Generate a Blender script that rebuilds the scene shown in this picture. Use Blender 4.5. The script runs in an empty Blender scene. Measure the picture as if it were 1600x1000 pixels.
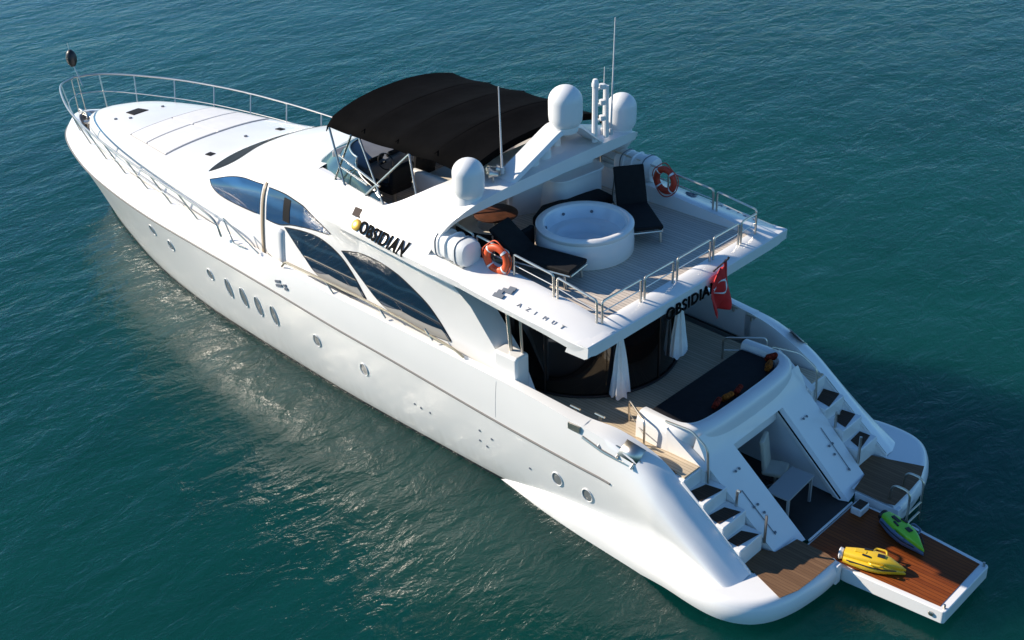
import bpy, bmesh, math, random
import numpy as np
from mathutils import Vector, Matrix
from mathutils.bvhtree import BVHTree
random.seed(7)
R = math.radians
scene = bpy.context.scene
col = scene.collection

# ------------------------------------------------------------------ camera
# world: +x towards the bow, +y to port, +z up, water at z = 0 (metres)
FPX, YAW, PITCH, ROLL = 2040.376, 0.798484, 0.5140696, -0.0335418
d = Vector((math.cos(YAW)*math.cos(PITCH), -math.sin(YAW)*math.cos(PITCH), -math.sin(PITCH)))
r = d.cross(Vector((0, 0, 1))).normalized(); u = r.cross(d)
r2 = r*math.cos(ROLL) + u*math.sin(ROLL); u2 = -r*math.sin(ROLL) + u*math.cos(ROLL)
cam_data = bpy.data.cameras.new('camera'); cam = bpy.data.objects.new('camera', cam_data); col.objects.link(cam)
M4 = Matrix((r2, u2, -d)).transposed().to_4x4(); M4.translation = Vector((-8.338014, 19.026907, 16.940613))
cam.matrix_world = M4
cam_data.sensor_width = 36.0; cam_data.lens = 36.0*FPX/1600.0
cam_data.clip_start = 0.1; cam_data.clip_end = 20000
scene.camera = cam

# ------------------------------------------------------------------ sky, sun, exposure
SUN_EL, SUN_AZ = R(28.5), R(27.0)          # azimuth from the bow towards port
sunv = Vector((math.cos(SUN_EL)*math.cos(SUN_AZ), math.cos(SUN_EL)*math.sin(SUN_AZ), math.sin(SUN_EL)))
world = bpy.data.worlds.new('World'); scene.world = world; world.use_nodes = True
wn = world.node_tree; bg = wn.nodes['Background']
sky = wn.nodes.new('ShaderNodeTexSky'); sky.sky_type = 'NISHITA'; sky.sun_disc = False
sky.sun_elevation = SUN_EL; sky.sun_rotation = math.pi/2 - SUN_AZ
sky.altitude = 1500; sky.air_density = 1.0; sky.dust_density = 0.0; sky.ozone_density = 3.0
skt = wn.nodes.new('ShaderNodeMix'); skt.data_type = 'RGBA'; skt.blend_type = 'MULTIPLY'; skt.inputs[0].default_value = 1.0
skt.inputs[7].default_value = (.66, .96, 1.12, 1); wn.links.new(sky.outputs[0], skt.inputs[6])
wn.links.new(skt.outputs[2], bg.inputs[0]); bg.inputs[1].default_value = 0.095
sd = bpy.data.lights.new('sun', 'SUN'); sd.energy = 5.0; sd.angle = R(0.55); sd.color = (1.0, 0.89, 0.74)
sun = bpy.data.objects.new('sun', sd); col.objects.link(sun)
sun.rotation_euler = (-sunv).to_track_quat('-Z', 'Y').to_euler()
vs = scene.view_settings
vs.view_transform = 'Standard'; vs.look = 'None'; vs.gamma = 1; vs.exposure = 0.64; vs.use_curve_mapping = False
scene.cycles.max_bounces = 8; scene.cycles.caustics_reflective = False

# ------------------------------------------------------------------ materials
MATS = {}
def mat(name, color, rough=0.5, metal=0.0, coat=0.0, spec=None, var=0.0, vscale=3.0, bump=0.0, bscale=20.0, coat_rough=0.05):
    m = bpy.data.materials.new(name); m.use_nodes = True
    nt = m.node_tree; b = nt.nodes['Principled BSDF']
    b.inputs['Base Color'].default_value = (*color, 1); b.inputs['Roughness'].default_value = rough
    b.inputs['Metallic'].default_value = metal; b.inputs['Coat Weight'].default_value = coat
    b.inputs['Coat Roughness'].default_value = coat_rough
    if spec is not None: b.inputs['Specular IOR Level'].default_value = spec
    if var or bump:
        tc = nt.nodes.new('ShaderNodeTexCoord')
    if var:
        n = nt.nodes.new('ShaderNodeTexNoise'); n.inputs['Scale'].default_value = vscale; n.inputs['Detail'].default_value = 5
        nt.links.new(tc.outputs['Object'], n.inputs['Vector'])
        rp = nt.nodes.new('ShaderNodeMapRange'); rp.inputs[1].default_value = .3; rp.inputs[2].default_value = .7
        rp.inputs[3].default_value = 1-var; rp.inputs[4].default_value = 1+var*.4
        nt.links.new(n.outputs['Fac'], rp.inputs[0])
        mx = nt.nodes.new('ShaderNodeVectorMath'); mx.operation = 'SCALE'; mx.inputs[0].default_value = color
        nt.links.new(rp.outputs[0], mx.inputs['Scale']); nt.links.new(mx.outputs[0], b.inputs['Base Color'])
    if bump:
        n2 = nt.nodes.new('ShaderNodeTexNoise'); n2.inputs['Scale'].default_value = bscale; n2.inputs['Detail'].default_value = 4
        nt.links.new(tc.outputs['Object'], n2.inputs['Vector'])
        bp = nt.nodes.new('ShaderNodeBump'); bp.inputs['Strength'].default_value = bump; bp.inputs['Distance'].default_value = .02
        nt.links.new(n2.outputs['Fac'], bp.inputs['Height']); nt.links.new(bp.outputs[0], b.inputs['Normal'])
    MATS[name] = m
    return m
gel = mat('white gelcoat', (.80, .79, .77), .3, coat=.3, var=.05, vscale=.8)
hullm = mat('hull gloss paint', (.85, .84, .815), .4, coat=1.0, var=.05, vscale=.5, coat_rough=.24)
hullm.node_tree.nodes['Principled BSDF'].inputs['Coat IOR'].default_value = 1.85
def waterline_stain(m):
    nt = m.node_tree; b = nt.nodes['Principled BSDF']; L = nt.links.new
    src = b.inputs['Base Color'].links[0].from_socket
    tc = nt.nodes.new('ShaderNodeTexCoord'); sp = nt.nodes.new('ShaderNodeSeparateXYZ'); L(tc.outputs['Object'], sp.inputs[0])
    mp = nt.nodes.new('ShaderNodeMapping'); mp.inputs['Scale'].default_value = (2.2, 2.2, .25); L(tc.outputs['Object'], mp.inputs[0])
    n = nt.nodes.new('ShaderNodeTexNoise'); n.inputs['Scale'].default_value = 2.0; n.inputs['Detail'].default_value = 6; L(mp.outputs[0], n.inputs['Vector'])
    a = nt.nodes.new('ShaderNodeMath'); a.operation = 'MULTIPLY_ADD'; a.inputs[1].default_value = -.7; L(n.outputs['Fac'], a.inputs[0]); L(sp.outputs['Z'], a.inputs[2])
    r_ = nt.nodes.new('ShaderNodeMapRange'); r_.inputs[1].default_value = -.35; r_.inputs[2].default_value = .22; r_.inputs[3].default_value = .38; r_.inputs[4].default_value = 0; L(a.outputs[0], r_.inputs[0])
    mx = nt.nodes.new('ShaderNodeMix'); mx.data_type = 'RGBA'; mx.inputs[7].default_value = (.42, .40, .33, 1); L(r_.outputs[0], mx.inputs[0]); L(src, mx.inputs[6])
    L(mx.outputs[2], b.inputs['Base Color'])
waterline_stain(hullm)
nonskid = mat('nonskid deck', (.76, .75, .73), .6, var=.05, vscale=2, bump=.15, bscale=60)
cream = mat('cream vinyl', (.70, .62, .50), .55, var=.08, vscale=4)
whitev = mat('white vinyl', (.78, .77, .75), .5, var=.05, vscale=4)
blackf = mat('black fabric', (.010, .010, .011), .8, var=.3, vscale=6, bump=.25, bscale=12, spec=.25)
canvas = mat('black canvas', (.0032, .0031, .0034), .9, var=.4, vscale=1.6, bump=.5, bscale=4, spec=.04)
padm = mat('black sunbed fabric', (.009, .009, .012), .75, var=.3, vscale=5, bump=.3, bscale=8, spec=.25)
chrome = mat('stainless steel', (.60, .56, .50), .34, metal=1.0)
tanm = mat('taupe emblem', (.10, .08, .07), .8, spec=.05)
rubm = mat('dark rubbing strake', (.17, .16, .15), .5)
seam = mat('grey seam', (.42, .41, .40), .7)
seal = mat('dark seal', (.012, .012, .013), .7, spec=.15)
blackp = mat('black lettering', (.008, .008, .008), .85, spec=.04)
gold = mat('gold emblem', (.55, .33, .05), .35, metal=.6)
greyp = mat('grey lettering', (.16, .18, .21), .6, spec=.1)
greyl = mat('pale grey lettering', (.28, .29, .31), .7, spec=.05)
domem = mat('white dome', (.78, .78, .77), .38, var=.03, vscale=2)
redr = mat('orange red life ring', (.68, .09, .02), .5, var=.15, vscale=6)
redd = mat('deep red life ring', (.55, .05, .022), .5, var=.15, vscale=6)
flagred = mat('red flag cloth', (.62, .02, .02), .7, var=.15, vscale=8)
flagwhite = mat('white flag cloth', (.8, .8, .8), .7)
curt = mat('white curtain', (.78, .78, .76), .8, var=.06, vscale=9)
yel = mat('yellow plastic', (.75, .48, .02), .35, coat=.3, var=.08, vscale=5)
green = mat('lime plastic', (.22, .62, .03), .35, coat=.3)
bluegrey = mat('blue grey plastic', (.10, .15, .24), .4, coat=.2)
darkpl = mat('black plastic', (.015, .015, .016), .4)
dashm = mat('grey dashboard', (.30, .31, .34), .5, var=.15, vscale=4)
tablewood = mat('dark wood table', (.085, .030, .014), .6, spec=.2, var=.4, vscale=5)
tubin = mat('hot tub shell', (.72, .77, .81), .22, coat=.4)
chairm = mat('taupe leather', (.42, .40, .34), .5, var=.1, vscale=6)
tabm = mat('grey table top', (.28, .28, .28), .5)
redcush = mat('red patterned cushion', (.20, .022, .012), .85, var=.95, vscale=16, spec=.1)
orcush = mat('orange patterned cushion', (.30, .085, .014), .85, var=.95, vscale=18, spec=.1)
interior = mat('garage lining', (.62, .65, .68), .5, var=.05, vscale=2)
darkfloor = mat('dark garage floor', (.022, .018, .016), .5, var=.3, vscale=4)
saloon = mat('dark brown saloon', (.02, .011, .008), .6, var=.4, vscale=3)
ceil = mat('overhang lining', (.60, .60, .60), .5)
antif = mat('dark boot stripe', (.012, .02, .024), .4)

def glass(name, color, rough=.03, coat=0.5, stripes=0, scol=(0, 0, 0)):
    m = mat(name, color, rough, coat=coat, coat_rough=.02, spec=.6)
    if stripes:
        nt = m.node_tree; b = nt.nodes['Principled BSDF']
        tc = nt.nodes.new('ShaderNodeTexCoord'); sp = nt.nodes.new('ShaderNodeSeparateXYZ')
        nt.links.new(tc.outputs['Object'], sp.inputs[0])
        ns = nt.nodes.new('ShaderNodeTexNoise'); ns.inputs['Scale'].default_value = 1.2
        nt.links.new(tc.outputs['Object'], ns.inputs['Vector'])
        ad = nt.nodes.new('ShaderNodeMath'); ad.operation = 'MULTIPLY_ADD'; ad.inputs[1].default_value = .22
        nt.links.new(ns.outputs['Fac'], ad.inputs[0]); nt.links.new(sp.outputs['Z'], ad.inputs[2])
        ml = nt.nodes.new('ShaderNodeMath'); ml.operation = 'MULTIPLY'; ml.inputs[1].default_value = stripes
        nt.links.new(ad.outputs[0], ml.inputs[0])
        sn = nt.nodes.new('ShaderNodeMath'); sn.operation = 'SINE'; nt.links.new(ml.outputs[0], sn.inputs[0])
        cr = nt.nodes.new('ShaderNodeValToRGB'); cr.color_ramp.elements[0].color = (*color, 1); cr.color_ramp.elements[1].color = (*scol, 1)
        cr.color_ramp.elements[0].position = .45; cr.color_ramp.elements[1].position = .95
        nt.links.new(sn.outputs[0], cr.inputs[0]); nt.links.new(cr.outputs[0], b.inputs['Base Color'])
    return m
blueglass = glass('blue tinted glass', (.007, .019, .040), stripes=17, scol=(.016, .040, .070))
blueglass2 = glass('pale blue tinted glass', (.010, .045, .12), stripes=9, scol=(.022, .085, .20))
blackglass = mat('black windscreen', (.010, .010, .010), .55, spec=.12)
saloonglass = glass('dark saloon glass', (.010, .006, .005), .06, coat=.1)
smokeglass = glass('smoked fly screen', (.022, .042, .045), .08, coat=.3)
portglass = glass('porthole glass', (.20, .21, .21), .15, coat=.2)

def teak(name, c1, c2, dark, pitch=.075, axis='Y', rough=.6):
    m = bpy.data.materials.new(name); m.use_nodes = True
    nt = m.node_tree; b = nt.nodes['Principled BSDF']; L = nt.links.new
    tc = nt.nodes.new('ShaderNodeTexCoord'); sp = nt.nodes.new('ShaderNodeSeparateXYZ'); L(tc.outputs['Object'], sp.inputs[0])
    dv = nt.nodes.new('ShaderNodeMath'); dv.operation = 'DIVIDE'; dv.inputs[1].default_value = pitch; L(sp.outputs[axis], dv.inputs[0])
    fr = nt.nodes.new('ShaderNodeMath'); fr.operation = 'FRACT'; L(dv.outputs[0], fr.inputs[0])
    fl = nt.nodes.new('ShaderNodeMath'); fl.operation = 'FLOOR'; L(dv.outputs[0], fl.inputs[0])
    wn_ = nt.nodes.new('ShaderNodeTexWhiteNoise'); wn_.noise_dimensions = '1D'; L(fl.outputs[0], wn_.inputs['W'])
    mp = nt.nodes.new('ShaderNodeMapping')
    mp.inputs['Scale'].default_value = (1.2, 14, 1) if axis == 'Y' else (14, 1.2, 1)
    L(tc.outputs['Object'], mp.inputs[0])
    n = nt.nodes.new('ShaderNodeTexNoise'); n.inputs['Scale'].default_value = 2.0; n.inputs['Detail'].default_value = 6; L(mp.outputs[0], n.inputs['Vector'])
    n2 = nt.nodes.new('ShaderNodeTexNoise'); n2.inputs['Scale'].default_value = .9; n2.inputs['Detail'].default_value = 3; L(tc.outputs['Object'], n2.inputs['Vector'])
    a1 = nt.nodes.new('ShaderNodeMath'); a1.operation = 'MULTIPLY_ADD'; a1.inputs[1].default_value = .45; L(wn_.outputs[0], a1.inputs[0]); L(n.outputs['Fac'], a1.inputs[2])
    a2 = nt.nodes.new('ShaderNodeMath'); a2.operation = 'MULTIPLY_ADD'; a2.inputs[1].default_value = .6; L(n2.outputs['Fac'], a2.inputs[0]); L(a1.outputs[0], a2.inputs[2])
    mr = nt.nodes.new('ShaderNodeMapRange'); mr.inputs[1].default_value = .6; mr.inputs[2].default_value = 1.5; L(a2.outputs[0], mr.inputs[0])
    mx = nt.nodes.new('ShaderNodeMix'); mx.data_type = 'RGBA'; mx.inputs[6].default_value = (*c1, 1); mx.inputs[7].default_value = (*c2, 1); L(mr.outputs[0], mx.inputs[0])
    lt = nt.nodes.new('ShaderNodeMath'); lt.operation = 'LESS_THAN'; lt.inputs[1].default_value = .12; L(fr.outputs[0], lt.inputs[0])
    mx2 = nt.nodes.new('ShaderNodeMix'); mx2.data_type = 'RGBA'; mx2.inputs[7].default_value = (*dark, 1); L(mx.outputs[2], mx2.inputs[6]); L(lt.outputs[0], mx2.inputs[0])
    L(mx2.outputs[2], b.inputs['Base Color']); b.inputs['Roughness'].default_value = rough; b.inputs['Specular IOR Level'].default_value = .15
    return m
teakfly = teak('weathered teak', (.48, .42, .36), (.64, .56, .475), (.22, .185, .16), .09, 'Y', .65)
teakcock = teak('cockpit teak', (.46, .37, .26), (.62, .51, .37), (.26, .19, .13), .08, 'Y', .6)
teakswim = teak('swim platform teak', (.12, .066, .036), (.21, .12, .065), (.09, .05, .03), .075, 'Y', .55)
teakwet = teak('varnished platform teak', (.15, .034, .007), (.27, .070, .014), (.045, .011, .004), .09, 'Y', .45)
teakstep = teak('stair teak', (.045, .028, .019), (.075, .048, .032), (.012, .008, .006), .06, 'Y', .6)

# ------------------------------------------------------------------ mesh helpers
class MB:
    def __init__(s): s.v = []; s.f = []
    def add(s, vs_, fs):
        o = len(s.v); s.v += [tuple(p) for p in vs_]; s.f += [tuple(i+o for i in f) for f in fs]; return s
    def grid(s, rows, closed=False):
        n = len(rows[0]); vs_ = [p for row in rows for p in row]; fs = []
        for i in range(len(rows)-1):
            for j in range(n if closed else n-1):
                k = (j+1) % n
                fs.append((i*n+j, i*n+k, (i+1)*n+k, (i+1)*n+j))
        return s.add(vs_, fs)
    def box(s, c, size, rot=None):
        x, y, z = [q/2 for q in size]
        vs_ = [Vector((a*x, b*y, e*z)) for a in (-1, 1) for b in (-1, 1) for e in (-1, 1)]
        if rot is not None: vs_ = [rot @ q for q in vs_]
        vs_ = [q+Vector(c) for q in vs_]
        return s.add(vs_, [(0, 1, 3, 2), (4, 6, 7, 5), (0, 4, 5, 1), (2, 3, 7, 6), (0, 2, 6, 4), (1, 5, 7, 3)])
    def tube(s, pts, rad=.02, seg=8, closed=False):
        P = [Vector(p) for p in pts]; n = len(P); rows = []
        prev = None
        for i in range(n):
            a = P[(i-1) % n] if (closed or i > 0) else P[i]; b = P[(i+1) % n] if (closed or i < n-1) else P[i]
            t = (b-a).normalized()
            if prev is None:
                up = Vector((0, 0, 1)) if abs(t.z) < .9 else Vector((1, 0, 0))
                nx = t.cross(up).normalized()
            else:
                nx = (prev - t*prev.dot(t)).normalized()
            prev = nx; ny = t.cross(nx)
            rr = rad[i] if isinstance(rad, (list, tuple)) else rad
            rows.append([P[i]+nx*(rr*math.cos(2*math.pi*k/seg))+ny*(rr*math.sin(2*math.pi*k/seg)) for k in range(seg)])
        if closed: rows.append(rows[0])
        s.grid(rows, True)
        if not closed:
            o = len(s.v)-n*seg
            s.f.append(tuple(o+k for k in range(seg))[::-1]); s.f.append(tuple(o+(n-1)*seg+k for k in range(seg)))
        return s
    def lathe(s, prof, c=(0, 0, 0), seg=32, axis=None):
        rows = []
        for (rr, z) in prof:
            rows.append([Vector((rr*math.cos(2*math.pi*k/seg), rr*math.sin(2*math.pi*k/seg), z)) for k in range(seg)])
        if axis is not None:
            q = Vector((0, 0, 1)).rotation_difference(Vector(axis))
            rows = [[q @ p for p in row] for row in rows]
        rows = [[p+Vector(c) for p in row] for row in rows]
        return s.grid(rows, True)
    def prism(s, poly, z0, z1):
        n = len(poly)
        a = sum(poly[i][0]*poly[(i+1) % n][1]-poly[(i+1) % n][0]*poly[i][1] for i in range(n))
        if a < 0: poly = poly[::-1]
        f0 = z0 if callable(z0) else (lambda x, y: z0); f1 = z1 if callable(z1) else (lambda x, y: z1)
        vs_ = [(x, y, f0(x, y)) for x, y in poly]+[(x, y, f1(x, y)) for x, y in poly]
        fs = [tuple(range(n))[::-1], tuple(range(n, 2*n))]+[(i, (i+1) % n, n+(i+1) % n, n+i) for i in range(n)]
        return s.add(vs_, fs)
    def xform(s, M):
        s.v = [tuple(M @ Vector(p)) for p in s.v]; return s
    def mirrored(s):
        m = MB(); m.v = [(x, -y, z) for x, y, z in s.v]; m.f = [tuple(reversed(f)) for f in s.f]; return m
    def both(s):
        m = s.mirrored(); return s.add(m.v, m.f)

def obj(name, mb, m, parent=None, angle=35, bevel=0, seg=2, solid=0, recalc=True, weld=True):
    me = bpy.data.meshes.new(name); me.from_pydata(mb.v, [], mb.f)
    bm = bmesh.new(); bm.from_mesh(me)
    if weld: bmesh.ops.remove_doubles(bm, verts=bm.verts, dist=1e-4)
    if recalc: bmesh.ops.recalc_face_normals(bm, faces=bm.faces)
    bm.to_mesh(me); bm.free()
    ms = m if isinstance(m, (list, tuple)) else [m]
    for q in ms: me.materials.append(q)
    me.polygons.foreach_set('use_smooth', [True]*len(me.polygons))
    me.set_sharp_from_angle(angle=R(angle))
    o = bpy.data.objects.new(name, me); col.objects.link(o)
    if parent is not None: o.parent = parent
    if solid:
        md = o.modifiers.new('solid', 'SOLIDIFY'); md.thickness = solid; md.offset = -1
    if bevel:
        md = o.modifiers.new('bevel', 'BEVEL'); md.width = bevel; md.segments = seg; md.limit_method = 'ANGLE'; md.angle_limit = R(30)
        md.harden_normals = True
    return o
def empty(name, loc=(0, 0, 0), rz=0, parent=None):
    o = bpy.data.objects.new(name, None); col.objects.link(o); o.location = loc; o.rotation_euler = (0, 0, rz)
    o.empty_display_size = .2
    if parent is not None: o.parent = parent
    return o
def tag(o, label=None, cat=None, group=None, kind=None):
    if label: o['label'] = label
    if cat: o['category'] = cat
    if group: o['group'] = group
    if kind: o['kind'] = kind
    return o
def spline(pts, per=8):
    """Catmull-Rom through pts (any dimension)"""
    P = [np.array(p, float) for p in pts]; P = [2*P[0]-P[1]]+P+[2*P[-1]-P[-2]]; out = []
    for i in range(1, len(P)-2):
        for k in range(per):
            t = k/per; a, b, c, e = P[i-1], P[i], P[i+1], P[i+2]
            out.append(.5*((2*b)+(-a+c)*t+(2*a-5*b+4*c-e)*t*t+(-a+3*b-3*c+e)*t**3))
    out.append(P[-2]); return [tuple(p) for p in out]
def bvh_of(o):
    return BVHTree.FromPolygons([v.co.copy() for v in o.data.vertices], [tuple(p.vertices) for p in o.data.polygons])
def rounded(pts, rad=.1, n=5):
    """polyline with its inner corners rounded (3D)"""
    P = [Vector(p) for p in pts]; out = [P[0]]
    for i in range(1, len(P)-1):
        a = (P[i-1]-P[i]); b = (P[i+1]-P[i]); rr = min(rad, a.length*.45, b.length*.45)
        p0 = P[i]+a.normalized()*rr; p2 = P[i]+b.normalized()*rr
        for k in range(n+1):
            t = k/n; out.append(p0*(1-t)**2+P[i]*2*t*(1-t)+p2*t*t)
    out.append(P[-1]); return out

# ------------------------------------------------------------------ the sea
def sea_material():
    m = bpy.data.materials.new('teal sea water'); m.use_nodes = True
    nt = m.node_tree; b = nt.nodes['Principled BSDF']; L = nt.links.new
    tc = nt.nodes.new('ShaderNodeTexCoord')
    def noise(scale, sx, sy, detail, rot=0.0, dist=0.0, rough=.55):
        mp = nt.nodes.new('ShaderNodeMapping'); mp.inputs['Scale'].default_value = (sx, sy, 1); mp.inputs['Rotation'].default_value = (0, 0, rot)
        L(tc.outputs['Object'], mp.inputs[0])
        n = nt.nodes.new('ShaderNodeTexNoise'); n.inputs['Scale'].default_value = scale; n.inputs['Detail'].default_value = detail
        n.inputs['Distortion'].default_value = dist; n.inputs['Roughness'].default_value = rough
        L(mp.outputs[0], n.inputs['Vector']); return n.outputs['Fac']
    def bump(h, dist, prev=None):
        bp = nt.nodes.new('ShaderNodeBump'); bp.inputs['Strength'].default_value = 1; bp.inputs['Distance'].default_value = dist
        L(h, bp.inputs['Height'])
        if prev: L(prev, bp.inputs['Normal'])
        return bp.outputs[0]
    b1 = bump(noise(.45, 1, .6, 4, R(30), .3), SEA_B1)
    b2 = bump(noise(1.7, 1, .55, 5, R(24), .6, .62), SEA_B2, b1)
    b3 = bump(noise(6.0, 1, .6, 4, R(30), .4), SEA_B3, b2)
    # gusts: the fine ripples come and go in broad patches
    gust = noise(.06, 1, .5, 3, R(30), .5); mg = nt.nodes.new('ShaderNodeMapRange'); mg.inputs[1].default_value = .35; mg.inputs[2].default_value = .65; mg.inputs[3].default_value = .035; mg.inputs[4].default_value = .075
    L(gust, mg.inputs[0]); L(mg.outputs[0], b2.node.inputs['Distance'])
    L(b3, b.inputs['Normal'])
    big = noise(.035, 1, 1, 3)
    mid = noise(.55, 1, .35, 5, R(24), .4)
    ad = nt.nodes.new('ShaderNodeMath'); ad.operation = 'MULTIPLY_ADD'; ad.inputs[1].default_value = .55; L(mid, ad.inputs[0]); L(big, ad.inputs[2])
    cr = nt.nodes.new('ShaderNodeValToRGB'); L(ad.outputs[0], cr.inputs[0])
    cr.color_ramp.elements[0].position = .5; cr.color_ramp.elements[0].color = (*SEA_C1, 1)
    cr.color_ramp.elements[1].position = 1.1; cr.color_ramp.elements[1].color = (*SEA_C2, 1)
    L(cr.outputs[0], b.inputs['Base Color'])
    b.inputs['Subsurface Weight'].default_value = 1.0; b.inputs['Subsurface Radius'].default_value = (.5, 1.0, 1.0); b.inputs['Subsurface Scale'].default_value = 9.0; b.subsurface_method = 'BURLEY'
    b.inputs['Specular IOR Level'].default_value = .42; b.inputs['Roughness'].default_value = .14; b.inputs['IOR'].default_value = 1.333
    return m
SEA_B1, SEA_B2, SEA_B3 = .12, .055, .015
SEA_C1, SEA_C2 = (.0012, .033, .0285), (.0026, .052, .045)
s = MB(); S = 6000
s.add([(-S, -S, 0), (S, -S, 0), (S, S, 0), (-S, S, 0)], [(0, 1, 2, 3)])
sea = obj('sea', s, sea_material()); tag(sea, 'teal rippled sea water all around the white motor yacht', 'water', kind='structure')

# ------------------------------------------------------------------ the yacht
yacht = empty('motor_yacht')
tag(yacht, 'large white flybridge motor yacht with black bimini lying still on teal water', 'yacht')

# --- hull: rows of stations, one column per level: W waterline, K knuckle, C outer cap, E inner cap
ST = [  # xW,yW | xK,yK,zK | xC,yC,zC | xE,yE,zE
 (1.75, 2.55, 1.75, 3.10, .60, 1.75, 2.80, .66, 1.75, 2.50, .67),
 (2.2, 2.62, 2.2, 3.10, .82, 2.2, 2.84, .98, 2.2, 2.50, 1.03),
 (2.8, 2.68, 2.8, 3.10, 1.10, 2.8, 2.87, 1.42, 2.8, 2.50, 1.50),
 (3.4, 2.72, 3.4, 3.10, 1.38, 3.4, 2.90, 1.86, 3.4, 2.50, 1.97),
 (4.0, 2.74, 4.0, 3.10, 1.56, 4.0, 2.94, 2.24, 4.0, 2.52, 2.34),
 (4.8, 2.76, 4.8, 3.10, 1.66, 4.8, 3.00, 2.52, 4.8, 2.62, 2.60),
 (5.6, 2.77, 5.6, 3.10, 1.68, 5.6, 3.03, 2.62, 5.6, 2.76, 2.66),
 (7.0, 2.78, 7.0, 3.10, 1.73, 7.0, 3.03, 2.74, 7.0, 2.84, 2.78),
 (8.5, 2.79, 8.5, 3.10, 1.81, 8.5, 3.03, 2.79, 8.5, 2.87, 2.82),
 (11, 2.78, 11, 3.10, 1.98, 11, 3.04, 2.85, 11, 2.88, 2.88),
 (13, 2.75, 13, 3.11, 2.10, 13, 3.04, 2.90, 13, 2.88, 2.93),
 (15, 2.66, 15, 3.10, 2.25, 15, 3.00, 2.94, 15, 2.84, 2.97),
 (17, 2.55, 17, 3.03, 2.32, 17, 2.90, 2.97, 17, 2.73, 3.0),
 (19, 2.41, 19, 2.92, 2.34, 19, 2.72, 2.93, 19, 2.54, 2.96),
 (21, 2.15, 21, 2.78, 2.35, 21, 2.50, 2.90, 21, 2.33, 2.93),
 (23, 1.76, 23, 2.53, 2.35, 23, 2.20, 2.87, 23, 2.03, 2.90),
 (25, 1.22, 25, 2.15, 2.33, 25, 1.80, 2.82, 24.95, 1.63, 2.85),
 (26.4, .80, 26.5, 1.73, 2.32, 26.5, 1.36, 2.78, 26.4, 1.19, 2.81),
 (27.3, .46, 27.8, 1.26, 2.30, 27.8, .92, 2.73, 27.6, .76, 2.76),
 (27.75, .26, 28.65, .84, 2.29, 28.5, .60, 2.70, 28.3, .47, 2.73),
 (28.0, .10, 29.2, .42, 2.28, 28.95, .30, 2.68, 28.7, .24, 2.71),
 (28.1, .0, 29.42, .0, 2.27, 29.12, .0, 2.67, 28.85, .0, 2.70)]
rows = spline(ST, 6)
low, bul = MB(), MB()
lr, br_, strake = [], [], []
for q in rows:
    W = Vector((q[0], max(q[1], 0), 0)); K = Vector((q[2], max(q[3], 0), q[4])); Cc = Vector((q[5], max(q[6], 0), q[7])); E_ = Vector((q[8], max(q[9], 0), q[10]))
    B = Vector((q[0]-.5 if q[0] > 20 else q[0], max(W.y*.86, 0), -.7))
    fl = min(1, max(0, (q[0]-17)/9))
    row = [B]
    for k in range(10):
        t = k/9; p = W.lerp(K, t)
        p.y -= fl*.10*W.y/2.5*math.sin(math.pi*t); p.y += (1-fl)*.05*math.sin(math.pi*t) if q[2] > 4 else 0
        row.append(p)
    lr.append(row)
    K2 = K+Vector((0, 0, .012))
    brow = []
    for k in range(5):
        t = k/4; p = K2.lerp(Cc, t); p.y += .02*math.sin(math.pi*t); brow.append(p)
    brow.append(Cc.lerp(E_, .5)+Vector((0, 0, .012))); brow.append(E_)
    brow.append(Vector((E_.x, max(E_.y-.03, 0), E_.z-.08))); brow.append(Vector((E_.x-.02, max(E_.y-.06, 0), min(2.0, E_.z-.3))))
    br_.append(brow)
    if 4.6 < q[2]: strake.append(K)
nq = next(i for i, q in enumerate(rows) if q[2] >= 5.3)
qr = MB(); qrows = []
for i in range(nq+2):
    q = rows[i]
    W = Vector((q[0], q[1], 0)); K = Vector((q[2], q[3], q[4])); Cc = Vector((q[5], q[6], q[7])); E_ = Vector((q[8], q[9], q[10])); B = lr[i][0]
    ks = min(1, max(0, (q[2]-3.6)/1.7))
    soft = spline([tuple(W), tuple(K+Vector((0, .05*(1-ks), -.12*(1-ks)))), tuple(Cc+Vector((0, .03*(1-ks), -.03))), tuple(E_)], 8)
    hard = [lr[i][min(10, 1+k)] for k in range(9)]
    hl = [W.lerp(K, k/8)+Vector((0, .05*math.sin(math.pi*k/8), 0)) for k in range(9)]+[K.lerp(Cc, k/8)+Vector((0, .02*math.sin(math.pi*k/8), 0)) for k in range(1, 9)]+[Cc.lerp(E_, k/8) for k in range(1, 9)]
    row = [B]+[Vector(a_)*(1-ks)+b__*ks for a_, b__ in zip(soft, hl)]
    row += [Vector((E_.x, E_.y-.03, E_.z-.08)), Vector((E_.x-.02, E_.y-.06, min(2.0, E_.z-.3)))]
    qrows.append(row)
qr.grid(qrows).both()
low.grid(lr[nq:]).both(); bul.grid(br_[nq:]).both()
low.add(qr.v, qr.f)
hull = obj('hull', low, hullm, yacht, angle=50)
bulwark = obj('bulwark', bul, hullm, yacht, angle=40)
sk = MB(); sk.tube([p+Vector((0, .012, 0)) for p in strake], .024, 8).both()
obj('rubbing_strake', sk, rubm, yacht)
bvh_hull = bvh_of(hull); bvh_bul = bvh_of(bulwark)
# boot stripe: dark waterline band
bs = MB(); rr_ = []
for row in lr:
    a, b_ = row[1], row[2]
    if row[1].x < 3: continue
    o_ = Vector((.006, .006, 0))
    rr_.append([a+o_+Vector((0, 0, -.05)), a.lerp(b_, .35)+o_])
bs.grid(rr_).both(); obj('boot_stripe', bs, antif, yacht, angle=60)

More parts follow.
